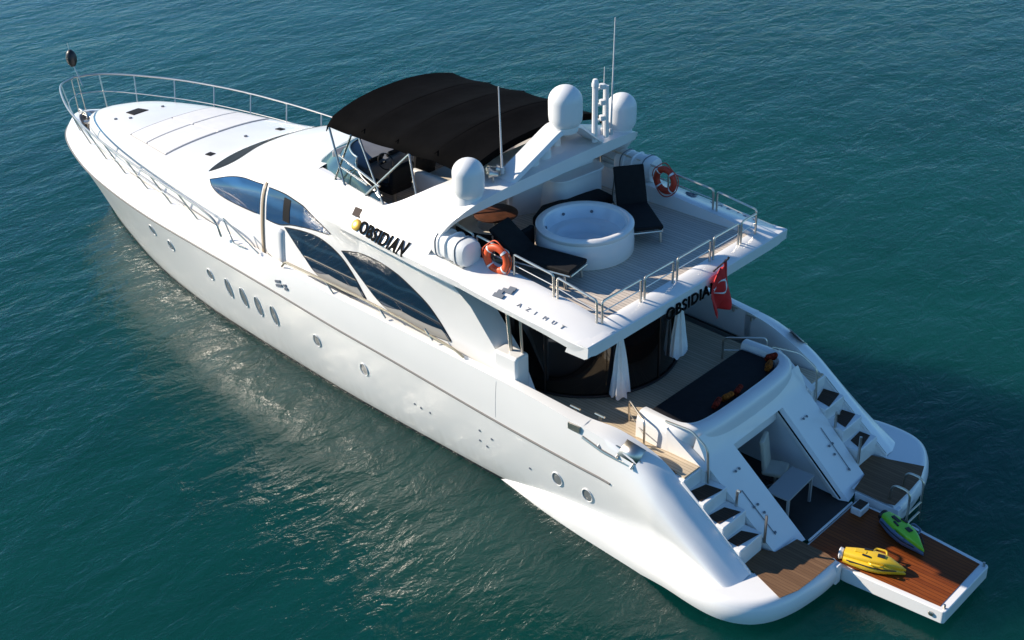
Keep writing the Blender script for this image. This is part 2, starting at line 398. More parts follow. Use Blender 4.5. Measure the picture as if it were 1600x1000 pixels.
# --- swim platform with the flared sponsons
OUT = [(8.9, 2.70), (8.1, 2.79), (7.3, 2.91), (6.4, 3.05), (5.5, 3.15), (4.7, 3.21), (3.9, 3.29), (3.2, 3.40), (2.45, 3.52), (1.8, 3.50), (1.32, 3.30), (1.0, 2.95), (.80, 2.45), (.70, 1.9), (.66, 1.45), (.66, 1.08)]
out = [(x, y) for x, y in spline([(a, b) for a, b in OUT], 5)]
pl = MB(); prow = []
def sm01(x, a, b):
    t = min(1, max(0, (x-a)/(b-a))); return t*t*(3-2*t)
for i, (x, y) in enumerate(out):
    a = out[max(i-1, 0)]; b = out[min(i+1, len(out)-1)]
    t = Vector((b[0]-a[0], b[1]-a[1], 0)).normalized(); nrm = Vector((-t.y, t.x, 0))     # outward
    if nrm.dot(Vector((x-3.5, y, 0))) < 0: nrm = -nrm
    g = sm01(x, 2.4, 4.2); zt = .64-.10*g-.40*sm01(x, 5.0, 8.9); zb = .16-.36*sm01(x, 2.4, 5.2)
    p = Vector((x, y, 0))
    in0 = Vector((max(x, 1.72), max(min(y-.5, 2.45), min(y, 1.06)), 0)); in1 = Vector((x, 2.5, 0)); inner = in0.lerp(in1, sm01(x, 1.8, 2.8))
    bulge = [(-.30, zb), (-.05, zb+.01), (0, zb+.35*(zt-zb)), (-.012, zb+.6*(zt-zb)), (-.05, zb+.82*(zt-zb)), (-.10-.02*g, zt-.03+.02*g), (-.16-.05*g, zt+.05*g)]
    rowp = [p+nrm*o_+Vector((0, 0, z)) for o_, z in bulge]
    rowp.append(p+nrm*(-.22-.10*g)+Vector((0, 0, zt+.002+.16*g)))
    rowp[-1] += Vector((0, 0, .22*sm01(x, 4.5, 7.5)))
    rowp.append(inner+Vector((0, 0, zt+.004+.6*g+.5*sm01(x, 4.5, 7.5))))
    prow.append(rowp)
pl.grid(prow)
ms_ = pl.mirrored(); ms_.v = [(x, y-.24*sm01(-y, 2.5, 3.4)*sm01(x, .5, 1.6)*(1-sm01(x, 2.6, 4.2)), z) for x, y, z in ms_.v]; pl.add(ms_.v, ms_.f)
plat = obj('swim_platform', pl, gel, yacht, angle=50)
# inner cheek under the wings facing the folded-out platform
ck = MB(); ck.box((1.15, 1.14, .38), (.98, .16, .44)); 
for m_ in (ck, ck.mirrored()): obj('platform_cheek', m_, gel, plat, bevel=.02)
tk = MB(); tk.prism([(2.12, 1.8), (2.06, 2.32), (1.62, 2.46), (.98, 2.70), (.84, 2.3), (.80, 1.8), (.78, 1.12), (.98, 1.06), (1.66, 1.06), (1.76, 1.66)], .646, .652)
for mb_ in (tk, tk.mirrored()): obj('teak_pad', mb_, teakswim, plat)
for x, y in [(3.0, 3.30), (2.7, 3.33), (2.4, 3.36), (2.1, 3.36), (1.8, 3.34)]: ug = MB(); ug.lathe([(0, -.02), (.03, -.02), (.035, .02), (0, .03)], (x, y-.03, .08), 10, axis=(0, 1, 0)); obj('drain_outlet', ug, chrome, hull)
# --- folded-out bathing platform (garage door)
hp = MB()
poly = [(1.55, .98), (.55, 1.02), (-1.33, .90), (-1.37, .86), (-1.37, -.82), (-1.33, -.86), (.55, -1.02), (1.55, -.98)]
hp.prism(poly, lambda x, y: .14+.04*(1.5-x)/3, .47)
door = obj('folding_platform', hp, gel, yacht, bevel=.025)
tk = MB(); tk.prism([(1.5, .9), (.5, .93), (-1.22, .80), (-1.22, -.76), (.5, -.93), (1.5, -.9)], .474, .480)
obj('teak_pad', tk, teakwet, door)
ft = MB(); ft.lathe([(0, .0), (.05, .0), (.05, .012), (.03, .02), (0, .02)], (-1.12, .925, .33), 16, axis=(0.05, 1, 0)); obj('deck_fitting', ft, chrome, door)
for y in (.8, -.76): ft = MB(); ft.tube([(-1.3, y, .47), (-1.3, y, .56)], .025, 8); obj('corner_post', ft, chrome, door)

# --- transom, garage and stairs
tr = MB()
def tpanel(y0b, y0t, y1b, y1t):
    return [(1.62, y0b, .50), (3.36, y0t, 2.0), (3.46, y0t, 2.22), (3.62, y0t, 2.5)], [(1.72, y1b, .58), (3.36, y1t, 2.0), (3.46, y1t, 2.22), (3.62, y1t, 2.5)]
a, b = tpanel(.80, .87, 1.66, 1.78); tr.grid([a, b])
side = [(x+.0, y, z) for x, y, z in b]; low_ = [(x, y+.03, min(z, z-.0)-.8 if z > .9 else .5) for x, y, z in b]
low_ = [(2.3, 1.70, .5), (3.5, 1.82, 1.2), (3.6, 1.82, 1.4), (3.8, 1.82, 1.6)]
tr.grid([side, low_])
jam = [(1.62, .80, .50), (3.36, .87, 2.0)]; tr.grid([jam, [(1.80, .72, .50), (3.50, .79, 1.97)], [(1.95, .74, .50), (3.60, .81, 1.97)]])
tr.both()
tr.grid([[(3.36, y, 2.0) for y in (-.87, 0, .87)], [(3.46, y, 2.22) for y in (-.87, 0, .87)], [(3.62, y, 2.5) for y in (-.87, 0, .87)]])
tr.grid([[(3.36, y, 2.0) for y in (-.87, .87)], [(3.6, y, 1.98) for y in (-.87, .87)]])
transom = obj('transom', tr, gel, yacht, angle=30)
sl = MB(); sl.tube([(1.78, -.745, .53), (3.50, -.80, 2.0)], .018, 6); obj('door_seal', sl, seal, transom)
th = MB(); th.tube([(1.545, .8, .515), (1.545, -.8, .515)], .024, 8); obj('threshold', th, gel, transom)
ga = MB()
ga.grid([[(1.9, .79, .5), (3.6, .82, .5), (4.8, .82, .5)], [(1.9, .79, .5), (3.6, .82, 1.97), (4.8, .82, 1.97)]])
ga.both()
ga.grid([[(4.8, .82, .5), (4.8, .82, 1.97)], [(4.8, -.82, .5), (4.8, -.82, 1.97)]])
ga.grid([[(3.55, .82, 1.97), (4.8, .82, 1.97)], [(3.55, -.82, 1.97), (4.8, -.82, 1.97)]])
garage = obj('garage', ga, interior, yacht, angle=20)
gf = MB(); gf.add([(1.6, .8, .485), (4.8, .82, .485), (4.8, -.82, .485), (1.6, -.8, .485)], [(0, 1, 2, 3)]); obj('garage_floor', gf, darkfloor, garage)
# small transom studs, hinges and grooves
for sy in (1, -1):
    for x, z, y in [(3.02, 1.72, 1.15), (3.02, 1.72, 1.27), (2.45, 1.22, 1.30), (2.45, 1.22, 1.42), (2.30, 1.09, 1.28), (1.98, .82, 1.36)]:
        st_ = MB(); st_.lathe([(0, 0), (.028, 0), (.028, .012), (0, .016)], (x-.005, sy*y, z+.012), 10, axis=(-.65, 0, .76)); obj('transom_stud', st_, greyp, transom)
    st_ = MB(); st_.tube([(2.75, sy*1.42, 1.49), (1.95, sy*1.38, .80)], .008, 5); obj('panel_groove', st_, greyp, transom)

stair_pads = [((3.33, 2.43), (3.21, 1.98), (2.87, 1.91), (2.97, 2.48), 1.72), ((2.84, 2.42), (2.76, 1.98), (2.44, 1.89), (2.54, 2.46), 1.40), ((2.37, 2.41), (2.34, 1.99), (2.03, 1.86), (2.13, 2.42), 1.06)]
for sy in (1, -1):
    stt = MB()
    for (xa, xb, z) in [(3.34, 3.60, 2.03), (2.86, 3.36, 1.71), (2.40, 2.88, 1.39), (2.0, 2.42, 1.05)]:
        stt.prism([(xa, sy*1.76), (xb, sy*1.76), (xb, sy*2.515), (xa, sy*2.515)], .3, z)
    stt.prism([(1.74, sy*2.48), (2.3, sy*2.48), (3.4, sy*2.48), (3.4, sy*2.54), (1.74, sy*2.54)], .3, lambda x, y: .70+(x-1.74)*.80)
    stair = obj('stern_stair', stt, gel, yacht, bevel=.03, angle=30)
    for q in stair_pads:
        t = MB(); t.prism([(x, sy*y) for x, y in q[:4]], q[4]-.008, q[4]+.004); obj('tread_pad', t, teakstep, stair, bevel=.004)
    # landing teak
    t = MB(); t.prism([(3.38, sy*1.98), (3.38, sy*2.46), (4.0, sy*2.34), (4.9, sy*2.2), (4.9, sy*1.9)], 2.03, 2.062); obj('landing', t, teakcock, stair)
    # hand rails
    h = MB(); h.tube(rounded([(2.62, sy*1.80, 1.0), (2.62, sy*1.78, 1.75), (2.55, sy*1.78, 1.75)], .05), .03, 8); obj('hand_rail', h, chrome, stair)
    h = MB(); h.tube([(1.98, sy*1.72, .8), (1.98, sy*1.72, 1.45)], .03, 8); obj('hand_rail', h, chrome, stair)
    h = MB(); h.tube(rounded([(4.3, sy*1.86, 2.64), (3.65, sy*1.9, 2.72), (3.25, sy*1.92, 2.50), (3.20, sy*1.92, 1.72)], .12), .024, 8)
    obj('hand_rail', h, chrome, stair)

# --- cockpit
ck = MB(); ck.prism([(8.3, 2.5), (8.3, -2.5), (3.5, -2.3), (3.5, 2.3)], 1.75, 2.05)
cockpit = obj('cockpit_deck', ck, teakcock, yacht)
# sunbed surround: U-shaped white coaming
ucl = [(4.95, 1.78), (4.3, 1.80), (3.95, 1.72), (3.74, 1.45), (3.66, .9), (3.64, 0)]
ucl = spline(ucl, 6); ucl = ucl+[(x, -y) for x, y in ucl[::-1][1:]]
ub = MB(); urow = []
for i, (x, y) in enumerate(ucl):
    a = ucl[max(i-1, 0)]; b = ucl[min(i+1, len(ucl)-1)]; t = Vector((b[0]-a[0], b[1]-a[1], 0)).normalized(); n = Vector((t.y, -t.x, 0))
    if n.dot(Vector((x-4.6, y, 0))) < 0: n = -n
    drop = .0 if abs(y) < 1.5 else 0
    zt = 2.62
    prof = [(-.17, 1.9), (-.17, zt-.10), (-.13, zt-.02), (-.04, zt), (.06, zt-.01), (.13, zt-.07), (.17, zt-.2), (.20, 1.7)]
    urow.append([Vector((x, y, z))+n*o_ for o_, z in prof])
ub.grid(urow)
for rowu in (urow[0], urow[-1]): ub.add(rowu, [tuple(range(len(rowu)))])
# wings running down beside the stairs
for sy in (1, -1):
    ub.prism([(4.2, sy*1.80), (4.2, sy*1.97), (3.25, sy*1.97), (3.25, sy*1.80)], 1.3, lambda x, y: 1.98+(x-3.25)*.62)
coam = obj('sunbed_coaming', ub, gel, yacht, angle=40)
pd = MB(); pd.prism([(4.92, 1.58), (4.92, -1.58), (4.3, -1.60), (4.0, -1.48), (3.86, -1.2), (3.83, 0), (3.86, 1.2), (4.0, 1.48), (4.3, 1.60)], 2.04, 2.50)
obj('sunbed_pad', pd, padm, coam, bevel=.05)
# gate rail across the port side-deck
for sy in (1, -1):
    g = MB(); g.tube(rounded([(5.40, sy*1.62, 2.05), (5.40, sy*1.62, 2.55), (4.62, sy*2.12, 2.62), (4.62, sy*2.12, 2.05)], .12), .024, 8); g.tube([(5.40, sy*1.62, 2.25), (4.62, sy*2.12, 2.3)], .012, 6)
    obj('gate_rail', g, chrome, yacht)
# mooring fairlead in the quarter
for sy in (1, -1):
    fl_ = MB(); fl_.box((5.62, sy*3.02, 2.52), (.3, .12, .14)); 
    fl_.tube([(5.4, sy*3.06, 2.40), (4.9, sy*3.07, 2.30), (4.3, sy*3.0, 2.2), (3.98, sy*2.9, 2.2)], .035, 8)
    fl_.tube([(5.1, sy*2.98, 2.52), (4.6, sy*2.94, 2.46), (4.1, sy*2.88, 2.3)], .03, 8)
    for x, z in [(5.0, 2.45), (4.55, 2.4), (4.2, 2.3)]: fl_.tube([(x, sy*2.9, z+.02), (x, sy*3.07, z-.1)], .028, 8)
    obj('mooring_fairlead', fl_, chrome, yacht)
    dk = MB(); dk.prism([(5.5, sy*3.03), (4.9, sy*3.035), (4.2, sy*3.0), (4.2, sy*2.9), (4.9, sy*2.93), (5.5, sy*3.0)], 2.2, 2.50); 
    cv = MB(); cv.grid([[(4.55, sy*3.05, 2.38), (4.15, sy*2.98, 2.27)], [(4.5, sy*2.80, 2.62), (4.1, sy*2.72, 2.50)]]); obj('fairlead_cover', cv, chrome, yacht, solid=.02)
for x, y in [(5.9, 2.70), (5.35, 2.60)]:
    for sy in (1, -1):
        cl = MB(); cl.tube([(x, sy*y, 2.58), (x, sy*y, 2.69)], .03, 8); cl.tube([(x-.12, sy*y, 2.69), (x+.12, sy*y, 2.69)], .024, 8); obj('deck_cleat', cl, chrome, yacht)

# --- side decks
dk = MB(); dk.prism([(x, y) for (x, y) in [(8.0, 2.9), (13, 2.9), (15, 2.86), (17, 2.76), (19, 2.58), (21, 2.36), (23, 2.06), (25, 1.66), (26.4, 1.22), (27.6, .8), (28.3, .5), (28.75, .1)]]+[(28.75, -.1)]+[(x, -y) for (x, y) in [(28.3, .5), (27.6, .8), (26.4, 1.22), (25, 1.66), (23, 2.06), (21, 2.36), (19, 2.58), (17, 2.76), (15, 2.86), (13, 2.9), (8.0, 2.9)]], 2.0, 2.32)
obj('side_deck', dk, nonskid, yacht)

# --- superstructure: foredeck, windscreen roof and house as one loft
SEC = [
 (28.0, [(.05, 2.3), (.05, 2.5), (.05, 2.7), (.04, 2.82), (.03, 2.86), (.02, 2.87), (.01, 2.88), (0, 2.88)]),
 (27.75, [(.42, 2.3), (.40, 2.55), (.38, 2.78), (.32, 2.94), (.26, 2.99), (.17, 3.02), (.08, 3.03), (0, 3.03)]),
 (27.2, [(.80, 2.3), (.77, 2.65), (.74, 2.96), (.66, 3.13), (.54, 3.19), (.34, 3.23), (.16, 3.25), (0, 3.25)]),
 (26.3, [(1.25, 2.3), (1.21, 2.75), (1.17, 3.12), (1.07, 3.31), (.90, 3.38), (.56, 3.43), (.26, 3.45), (0, 3.46)]),
 (25.0, [(1.62, 2.3), (1.58, 2.8), (1.53, 3.23), (1.42, 3.43), (1.22, 3.52), (.80, 3.58), (.40, 3.61), (0, 3.62)]),
 (23.5, [(1.92, 2.3), (1.88, 2.85), (1.83, 3.32), (1.72, 3.53), (1.50, 3.62), (1.05, 3.69), (.5, 3.72), (0, 3.73)]),
 (21.5, [(2.16, 2.3), (2.13, 2.85), (2.09, 3.37), (1.98, 3.60), (1.75, 3.71), (1.2, 3.79), (.6, 3.83), (0, 3.84)]),
 (19.9, [(2.34, 2.25), (2.30, 2.85), (2.26, 3.42), (2.15, 3.69), (1.92, 3.82), (1.3, 3.91), (.6, 3.95), (0, 3.96)]),
 (19.3, [(2.40, 2.25), (2.37, 2.9), (2.33, 3.46), (2.23, 3.77), (2.0, 3.91), (1.33, 4.01), (.63, 4.06), (0, 4.07)]),
 (18.8, [(2.45, 2.25), (2.42, 2.92), (2.38, 3.52), (2.29, 3.87), (2.05, 4.03), (1.35, 4.17), (.65, 4.26), (0, 4.28)]),
 (18.0, [(2.52, 2.25), (2.49, 2.96), (2.44, 3.6), (2.34, 4.03), (2.08, 4.26), (1.38, 4.47), (.68, 4.57), (0, 4.60)]),
 (16.5, [(2.63, 2.25), (2.60, 3.0), (2.52, 3.75), (2.38, 4.33), (2.10, 4.63), (1.4, 4.82), (.7, 4.90), (0, 4.92)]),
 (15.2, [(2.70, 2.25), (2.67, 3.05), (2.58, 3.82), (2.44, 4.45), (2.15, 4.84), (1.42, 5.06), (.7, 5.13), (0, 5.15)]),
 (14.4, [(2.72, 2.25), (2.70, 3.1), (2.62, 3.86), (2.50, 4.48), (2.22, 4.96), (1.95, 5.26), (.95, 5.36), (0, 5.40)])]
flat = [tuple([x]+[c for p in q for c in p]) for x, q in SEC]
sp_ = spline(flat, 6); hr = []
for q in sp_:
    x = q[0]; pts = [Vector((x, max(q[1+2*k], 0), q[2+2*k])) for k in range(8)]
    prof = spline([(p.x, p.y, p.z) for p in pts], 4)
    hr.append([Vector((x, max(p[1], 0), p[2])) for p in prof])
hext = [[p+Vector((0, 0, 0)) for p in hr[-1] if p.y > 1.94], [p+Vector((-.35, -.02, -.015)) for p in hr[-1] if p.y > 1.94]]
ho = MB(); ho.grid(hr); ho.grid(hext); ho.both()
house = obj('superstructure', ho, gel, yacht, angle=45)
# aft house sides, two of them, each with coaming and fly bulwark
SB = [
 (14.4, [(2.72, 2.25), (2.70, 3.1), (2.62, 3.86), (2.55, 4.30), (2.50, 4.47), (2.46, 4.56), (2.23, 4.95), (1.95, 5.26), (1.82, 5.26), (1.78, 4.66)]),
 (13.0, [(2.74, 2.25), (2.72, 3.1), (2.66, 3.9), (2.68, 4.38), (2.76, 4.56), (2.75, 4.66), (2.52, 5.05), (2.26, 5.36), (2.12, 5.36), (2.08, 4.66)]),
 (11.6, [(2.75, 2.25), (2.73, 3.1), (2.69, 3.95), (2.78, 4.48), (3.02, 4.68), (3.03, 4.80), (2.80, 5.12), (2.54, 5.40), (2.40, 5.40), (2.36, 4.66)]),
 (10.2, [(2.75, 2.25), (2.73, 3.1), (2.70, 3.95), (2.84, 4.55), (3.22, 4.76), (3.24, 4.90), (2.93, 5.12), (2.68, 5.32), (2.52, 5.32), (2.48, 4.66)]),
 (9.7, [(2.75, 2.25), (2.73, 3.1), (2.70, 3.95), (2.85, 4.58), (3.29, 4.78), (3.31, 4.93), (2.92, 5.07), (2.64, 5.18), (2.50, 5.18), (2.47, 4.66)])]
def lin(rows_, n):
    o = []
    for i in range(len(rows_)-1):
        for k in range(n):
            o.append(tuple(np.array(rows_[i])*(1-k/n)+np.array(rows_[i+1])*k/n))
    return o+[rows_[-1]]
flat = spline([tuple([x]+[c for p in q for c in p]) for x, q in SB], 6)
q0 = list(flat[0]); q0[0] = 14.75
for k_ in range(10): q0[1+2*k_] -= .07; q0[2+2*k_] -= .03 if k_ < 5 else .30
flat = [tuple(q0)]+flat
hb = MB(); brw = []
for q in flat:
    brw.append([Vector((q[0], q[1+2*k], q[2+2*k])) for k in range(10)])
endx = [7.5, 7.95, 8.75, 9.35, 8.4, 8.4, 8.4, 8.4, 8.4, 8.4]
endp = [(2.75, 2.25), (2.73, 3.1), (2.70, 3.95), (2.85, 4.56), (3.29, 4.73), (3.30, 4.86), (2.90, 5.005), (2.66, 5.09), (2.56, 5.10), (2.47, 4.66)]
brw.append([Vector((x, p[0], p[1])) for x, p in zip(endx, endp)])
hb.grid(brw)
hb.grid([[brw[-1][k] for k in range(4)], [brw[-1][k]+Vector((-.12, -.50, 0)) for k in range(4)]])
fwd = [[Vector((x, y, z)) for y, z in ((2.62, 4.66), (2.47, 4.66))] for x, z in ((8.4, 0),)]
sides = []
for m_ in (hb, hb.mirrored()): sides.append(obj('house_side', m_, gel, yacht, angle=32))
for m_ in (0, 1):
    pass
bvh_house = bvh_of(house); bvh_side = bvh_of(sides[0])
def wall_y(x, z):
    best = None
    for bv in (bvh_side, bvh_house):
        h = bv.ray_cast(Vector((x, 6, z)), Vector((0, -1, 0)))
        if h[0] is not None and (best is None or h[0].y > best): best = h[0].y
    return best if best is not None else 2.6
def fascia_pt(x, z):
    return Vector((x, wall_y(x, z), z))
# dash end cap of the forward house
cap = MB(); last = hr[-1]; n_ = len(last)
capz = [Vector((14.4, p.y, 4.6)) for p in last]
ii = [k for k in range(n_) if last[k].z > 4.6 and last[k].y < 1.88]
cap.grid([[last[k] for k in ii], [Vector((14.38, min(last[k].y, 1.9), 4.6)) for k in ii]]); cap.both()
obj('dash_bulkhead', cap, dashm, house)

# --- fly deck aft: bulwark, fascia and lip
FB = [  # x, crease low z, crease top z, bulwark top z, y crease
 (8.40, 4.73, 4.87, 5.09, 3.31), (7.6, 4.66, 4.80, 5.02, 3.32), (6.8, 4.60, 4.74, 4.95, 3.33), (6.1, 4.54, 4.70, 4.88, 3.33), (5.6, 4.48, 4.66, 4.80, 3.33), (5.3, 4.45, 4.64, 4.73, 3.32), (5.08, 4.43, 4.63, 4.66, 3.30)]
fb = MB(); frw = []
for x, zl, zc, zt, yc in spline(FB, 4):
    frw.append([Vector(p) for p in [(x, 0, 4.36), (x, 2.7, 4.36), (x, yc-.25, zl-.06), (x, yc-.02, zl), (x, yc, zc-.02), (x, yc-.03, zc), (x, 2.66, zt), (x, 2.56, zt+.012), (x, 2.47, zt), (x, 2.46, 4.60)]])
fb.grid(frw); fb.add(frw[0], [tuple(range(10))]); fb.add(frw[-1], [tuple(range(10))])
fb.both()
fly = obj('flybridge_deck', fb, gel, yacht, angle=32)
lp = MB(); lprof = [(5.50, 4.60), (5.47, 4.715), (5.40, 4.73), (5.30, 4.725), (5.05, 4.655), (5.03, 4.635), (5.045, 4.42), (5.12, 4.37), (5.6, 4.36)]
yy = [-3.305, -3.0, -2.47, -1.2, 0, 1.2, 2.47, 3.0, 3.305]
lrows = [[Vector((x-.02+.04*(abs(y)/3.28)**2, y, z-(.085*(min(1, max(0, (x-5.03)/.30))) if z > 4.6 else 0)*max(0, abs(y)-2.47)/.83)) for x, z in lprof] for y in yy]
lp.grid(lrows); lp.add(lrows[0], [tuple(range(9))]); lp.add(lrows[-1], [tuple(range(9))])
obj('aft_lip', lp, gel, fly, angle=30)
sf = MB(); sf.prism([(5.35, 2.2), (5.35, -2.55), (8.2, -2.6), (8.2, 2.6), (5.9, 2.6)], 4.22, 4.355); obj('soffit_box', sf, ceil, fly, bevel=.03)
tkf = MB(); tkf.prism([(5.46, 2.465), (8.4, 2.47), (10.2, 2.47), (11.6, 2.35), (13, 2.07), (14.36, 1.77), (14.36, -1.77), (13, -2.07), (11.6, -2.35), (10.2, -2.47), (8.4, -2.47), (5.46, -2.465)], 4.5, 4.70)
obj('fly_teak', tkf, teakfly, fly)

# --- saloon bulkhead: curved dark glass door and side panels
sg = MB(); rows_ = []
for k in range(25):
    a = R(-98+k*196/24); rows_.append([Vector((7.95-2.05*math.cos(a), 2.05*math.sin(a), z)) for z in (2.055, 2.2, 3.2, 4.36)])
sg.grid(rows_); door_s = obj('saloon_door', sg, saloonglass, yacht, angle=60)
fr_ = MB()
for k in (3, 8, 12, 16, 21):
    a = R(-98+k*196/24); fr_.tube([(7.95-2.06*math.cos(a), 2.06*math.sin(a), z) for z in (2.06, 4.36)], .022, 6)
rim = [(7.95-2.07*math.cos(R(-98+k*4)), 2.07*math.sin(R(-98+k*4)), 2.09) for k in range(50)]
fr_.tube(rim, .03, 6); obj('door_frame', fr_, saloon, door_s)
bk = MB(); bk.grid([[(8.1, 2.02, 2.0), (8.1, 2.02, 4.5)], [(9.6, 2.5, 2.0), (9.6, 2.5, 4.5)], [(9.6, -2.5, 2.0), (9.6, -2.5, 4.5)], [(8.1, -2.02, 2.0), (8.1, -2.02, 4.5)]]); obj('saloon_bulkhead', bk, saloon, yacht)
for sy in (1, -1):
    lk = MB(); lk.prism([(7.35, sy*2.44), (7.35, sy*2.84), (8.0, sy*2.84), (8.0, sy*2.44)], 2.03, 3.28); obj('stair_locker', lk, gel, yacht, bevel=.07, seg=3)
    ps = MB(); ps.tube([(7.7, sy*2.62, 3.27), (7.8, sy*2.62, 4.5)], .04, 10); ps.tube([(7.45, sy*2.55, 3.27), (7.5, sy*2.55, 4.5)], .03, 8); obj('support_post', ps, chrome, yacht)

# --- side windows (outlines in x/z, laid on the house side)
def lerp_curve(c, t):
    c = [np.array(p, float) for p in c]; L_ = [0]
    for i in range(len(c)-1): L_.append(L_[-1]+np.linalg.norm(c[i+1]-c[i]))
    q = t*L_[-1]
    for i in range(len(c)-1):
        if q <= L_[i+1]+1e-9:
            k = (q-L_[i])/max(L_[i+1]-L_[i], 1e-9); return c[i]*(1-k)+c[i+1]*k
    return c[-1]
def window(name, up, lo, m, off=.012, n=28, k=7, per=8):
    up, lo = spline(up, per), spline(lo, per); res = []
    for sy in (1, -1):
        w = MB(); rows2 = []
        for i in range(n+1):
            a, b = lerp_curve(up, i/n), lerp_curve(lo, i/n); row = []
            for j in range(k+1):
                x, z = a*(1-j/k)+b*j/k; row.append(Vector((x, sy*(wall_y(x, z)+off), z)))
            rows2.append(row)
        w.grid(rows2); o = obj(name, w, m, yacht, angle=60); res.append((o, up, lo, sy))
    return res
def wframe(res, rad=.022, m=None):
    for o, up, lo, sy in res:
        f_ = MB(); ring = [p for p in up]+[p for p in lo[::-1]][1:-1]
        f_.tube([(x, sy*(wall_y(x, z)+.008), z) for x, z in ring], rad, 6, closed=True)
        obj('window_frame', f_, m or seal, o)
W1u = [(15.08, 3.80), (14.3, 3.93), (13.62, 3.95), (12.97, 3.76), (12.5, 3.42), (12.1, 2.98)]
W1l = [(15.08, 3.80), (14.5, 3.40), (13.95, 3.02), (13.45, 2.80), (12.8, 2.76), (12.1, 2.92)]
W1l = [(15.08, 3.80), (14.42, 3.37), (13.95, 3.05), (13.5, 2.90), (12.7, 2.86), (12.08, 2.97)]
wframe(window('arched_window', W1u, W1l, blueglass), .012)
W2u = [(12.90, 3.90), (12.1, 4.08), (11.21, 4.02), (10.23, 3.65), (9.75, 3.32), (9.36, 2.93)]
W2l = [(12.90, 3.90), (12.2, 3.42), (11.7, 3.10), (11.2, 2.92), (10.3, 2.84), (9.36, 2.89)]
wframe(window('arched_window', W2u, W2l, blueglass), .012)
def wband(up, lo, t0, hgt):  # paler grey strip laid over the glass along the lower edge of the arched windows
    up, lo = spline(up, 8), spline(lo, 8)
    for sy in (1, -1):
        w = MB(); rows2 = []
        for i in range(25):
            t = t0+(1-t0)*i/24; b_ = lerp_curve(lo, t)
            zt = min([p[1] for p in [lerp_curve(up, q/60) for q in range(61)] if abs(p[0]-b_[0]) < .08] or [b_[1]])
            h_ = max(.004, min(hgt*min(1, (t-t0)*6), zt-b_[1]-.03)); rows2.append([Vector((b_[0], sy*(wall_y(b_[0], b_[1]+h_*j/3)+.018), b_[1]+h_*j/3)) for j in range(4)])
        w.grid(rows2); obj('window_lower_band', w, bandm, yacht, angle=60)
bandm = mat('grey window band', (.30, .29, .27), .3, coat=.4)
wband(W1u, W1l, .42, .26); wband(W2u, W2l, .42, .22)
W3u = [(18.5, 3.99), (17.66, 4.27), (17.0, 4.42), (16.3, 4.50), (16.12, 4.52)]
W3l = [(18.5, 3.99), (18.2, 3.84), (17.78, 3.76), (17.0, 3.76), (16.14, 3.80)]
wframe(window('upper_window', W3u, W3l, blueglass2), .012)
W4u = [(15.85, 4.53), (15.3, 4.56), (14.9, 4.55), (14.1, 4.47), (13.25, 4.22)]
W4l = [(15.85, 3.76), (15.3, 3.80), (14.8, 3.94), (14.0, 4.08), (13.25, 4.18)]
wframe(window('upper_window', W4u, W4l, blueglass2), .012)
# sliding side door: pillar and open gap
for sy, sd_ in ((1, sides[0]), (-1, sides[1])):
    dp = MB()
    for (x, w_, m_) in [(16.0, .10, 0)]:
        dp.grid([[Vector((x-.06, sy*(wall_y(x-.06, z)+.02), z)) for z in np.linspace(2.5, 4.6, 14)], [Vector((x+.06, sy*(wall_y(x+.06, z)+.02), z)) for z in np.linspace(2.5, 4.6, 14)]])
    obj('door_pillar', dp, mat('tan door edge', (.30, .24, .17), .5) if 'tan door edge' not in MATS else MATS['tan door edge'], sd_, solid=.02)
    dp = MB(); dp.grid([[Vector((x, sy*(wall_y(x, z)+.03), z)) for z in np.linspace(2.6, 3.72, 10)] for x in (15.80, 15.6, 15.35, 15.12)]); obj('side_door', dp, gel, sd_, solid=.04)
    dp = MB(); dp.grid([[Vector((x, sy*(wall_y(x, z)+.022), z)) for z in np.linspace(3.95, 4.5, 8)] for x in (15.15, 15.0, 14.88)]); obj('door_opening', dp, seal, sd_)
# windscreen: crescent laid on the forward roof
ws = MB(); wrows = []
for k in range(33):
    t = -1+2*k/32; y = 2.04*t
    xf = 19.42-.5*t*t; wd = 1.25*(1-abs(t)**6)*(.70+.30*t*t)+.02
    row = []
    for j in range(7):
        x = xf-wd*j/6; h = bvh_house.ray_cast(Vector((x, y, 9)), Vector((0, 0, -1))); row.append(h[0]+Vector((0, 0, .012)))
    wrows.append(row)
ws.grid(wrows); obj('windscreen', ws, blackglass, house, angle=60)

# foredeck fittings
def ontop(x, y, dz=0):
    h = bvh_house.ray_cast(Vector((x, y, 9)), Vector((0, 0, -1))); return h[0]+Vector((0, 0, dz))
def deckpatch(name, corners, m, dz=.012, solid=0, n=6):
    (a, b, c, e) = [Vector((p[0], p[1], 0)) for p in corners]; w = MB(); rws = []
    for i in range(n+1):
        p0, p1 = a.lerp(e, i/n), b.lerp(c, i/n); rws.append([ontop(*(p0.lerp(p1, j/n)).xy, dz) for j in range(n+1)])
    w.grid(rws); return obj(name, w, m, house, angle=40, solid=solid, bevel=.015 if solid else 0)
sunp = [(23.68, 1.40), (22.62, 1.55), (21.38, 1.74)]
for (xa, ya), (xb, yb) in zip(sunp[:-1], sunp[1:]):
    for sg_ in (1, -1):
        deckpatch('foredeck_pad', [(xa-.03, sg_*.03), (xa-.03, sg_*(ya-.03)), (xb+.03, sg_*(yb-.03)), (xb+.03, sg_*.03)], whitev, .025, .025)
sm = MB()
for x, y in sunp:
    sm.tube([ontop(x, y*t, .004) for t in np.linspace(-1, 1, 21)], .018, 6)
for sg_ in (1, -1): sm.tube([ontop(23.68+(21.38-23.68)*t, sg_*(1.40+.34*t), .008) for t in np.linspace(0, 1, 9)], .014, 6)
obj('pad_groove', sm, seam, house)
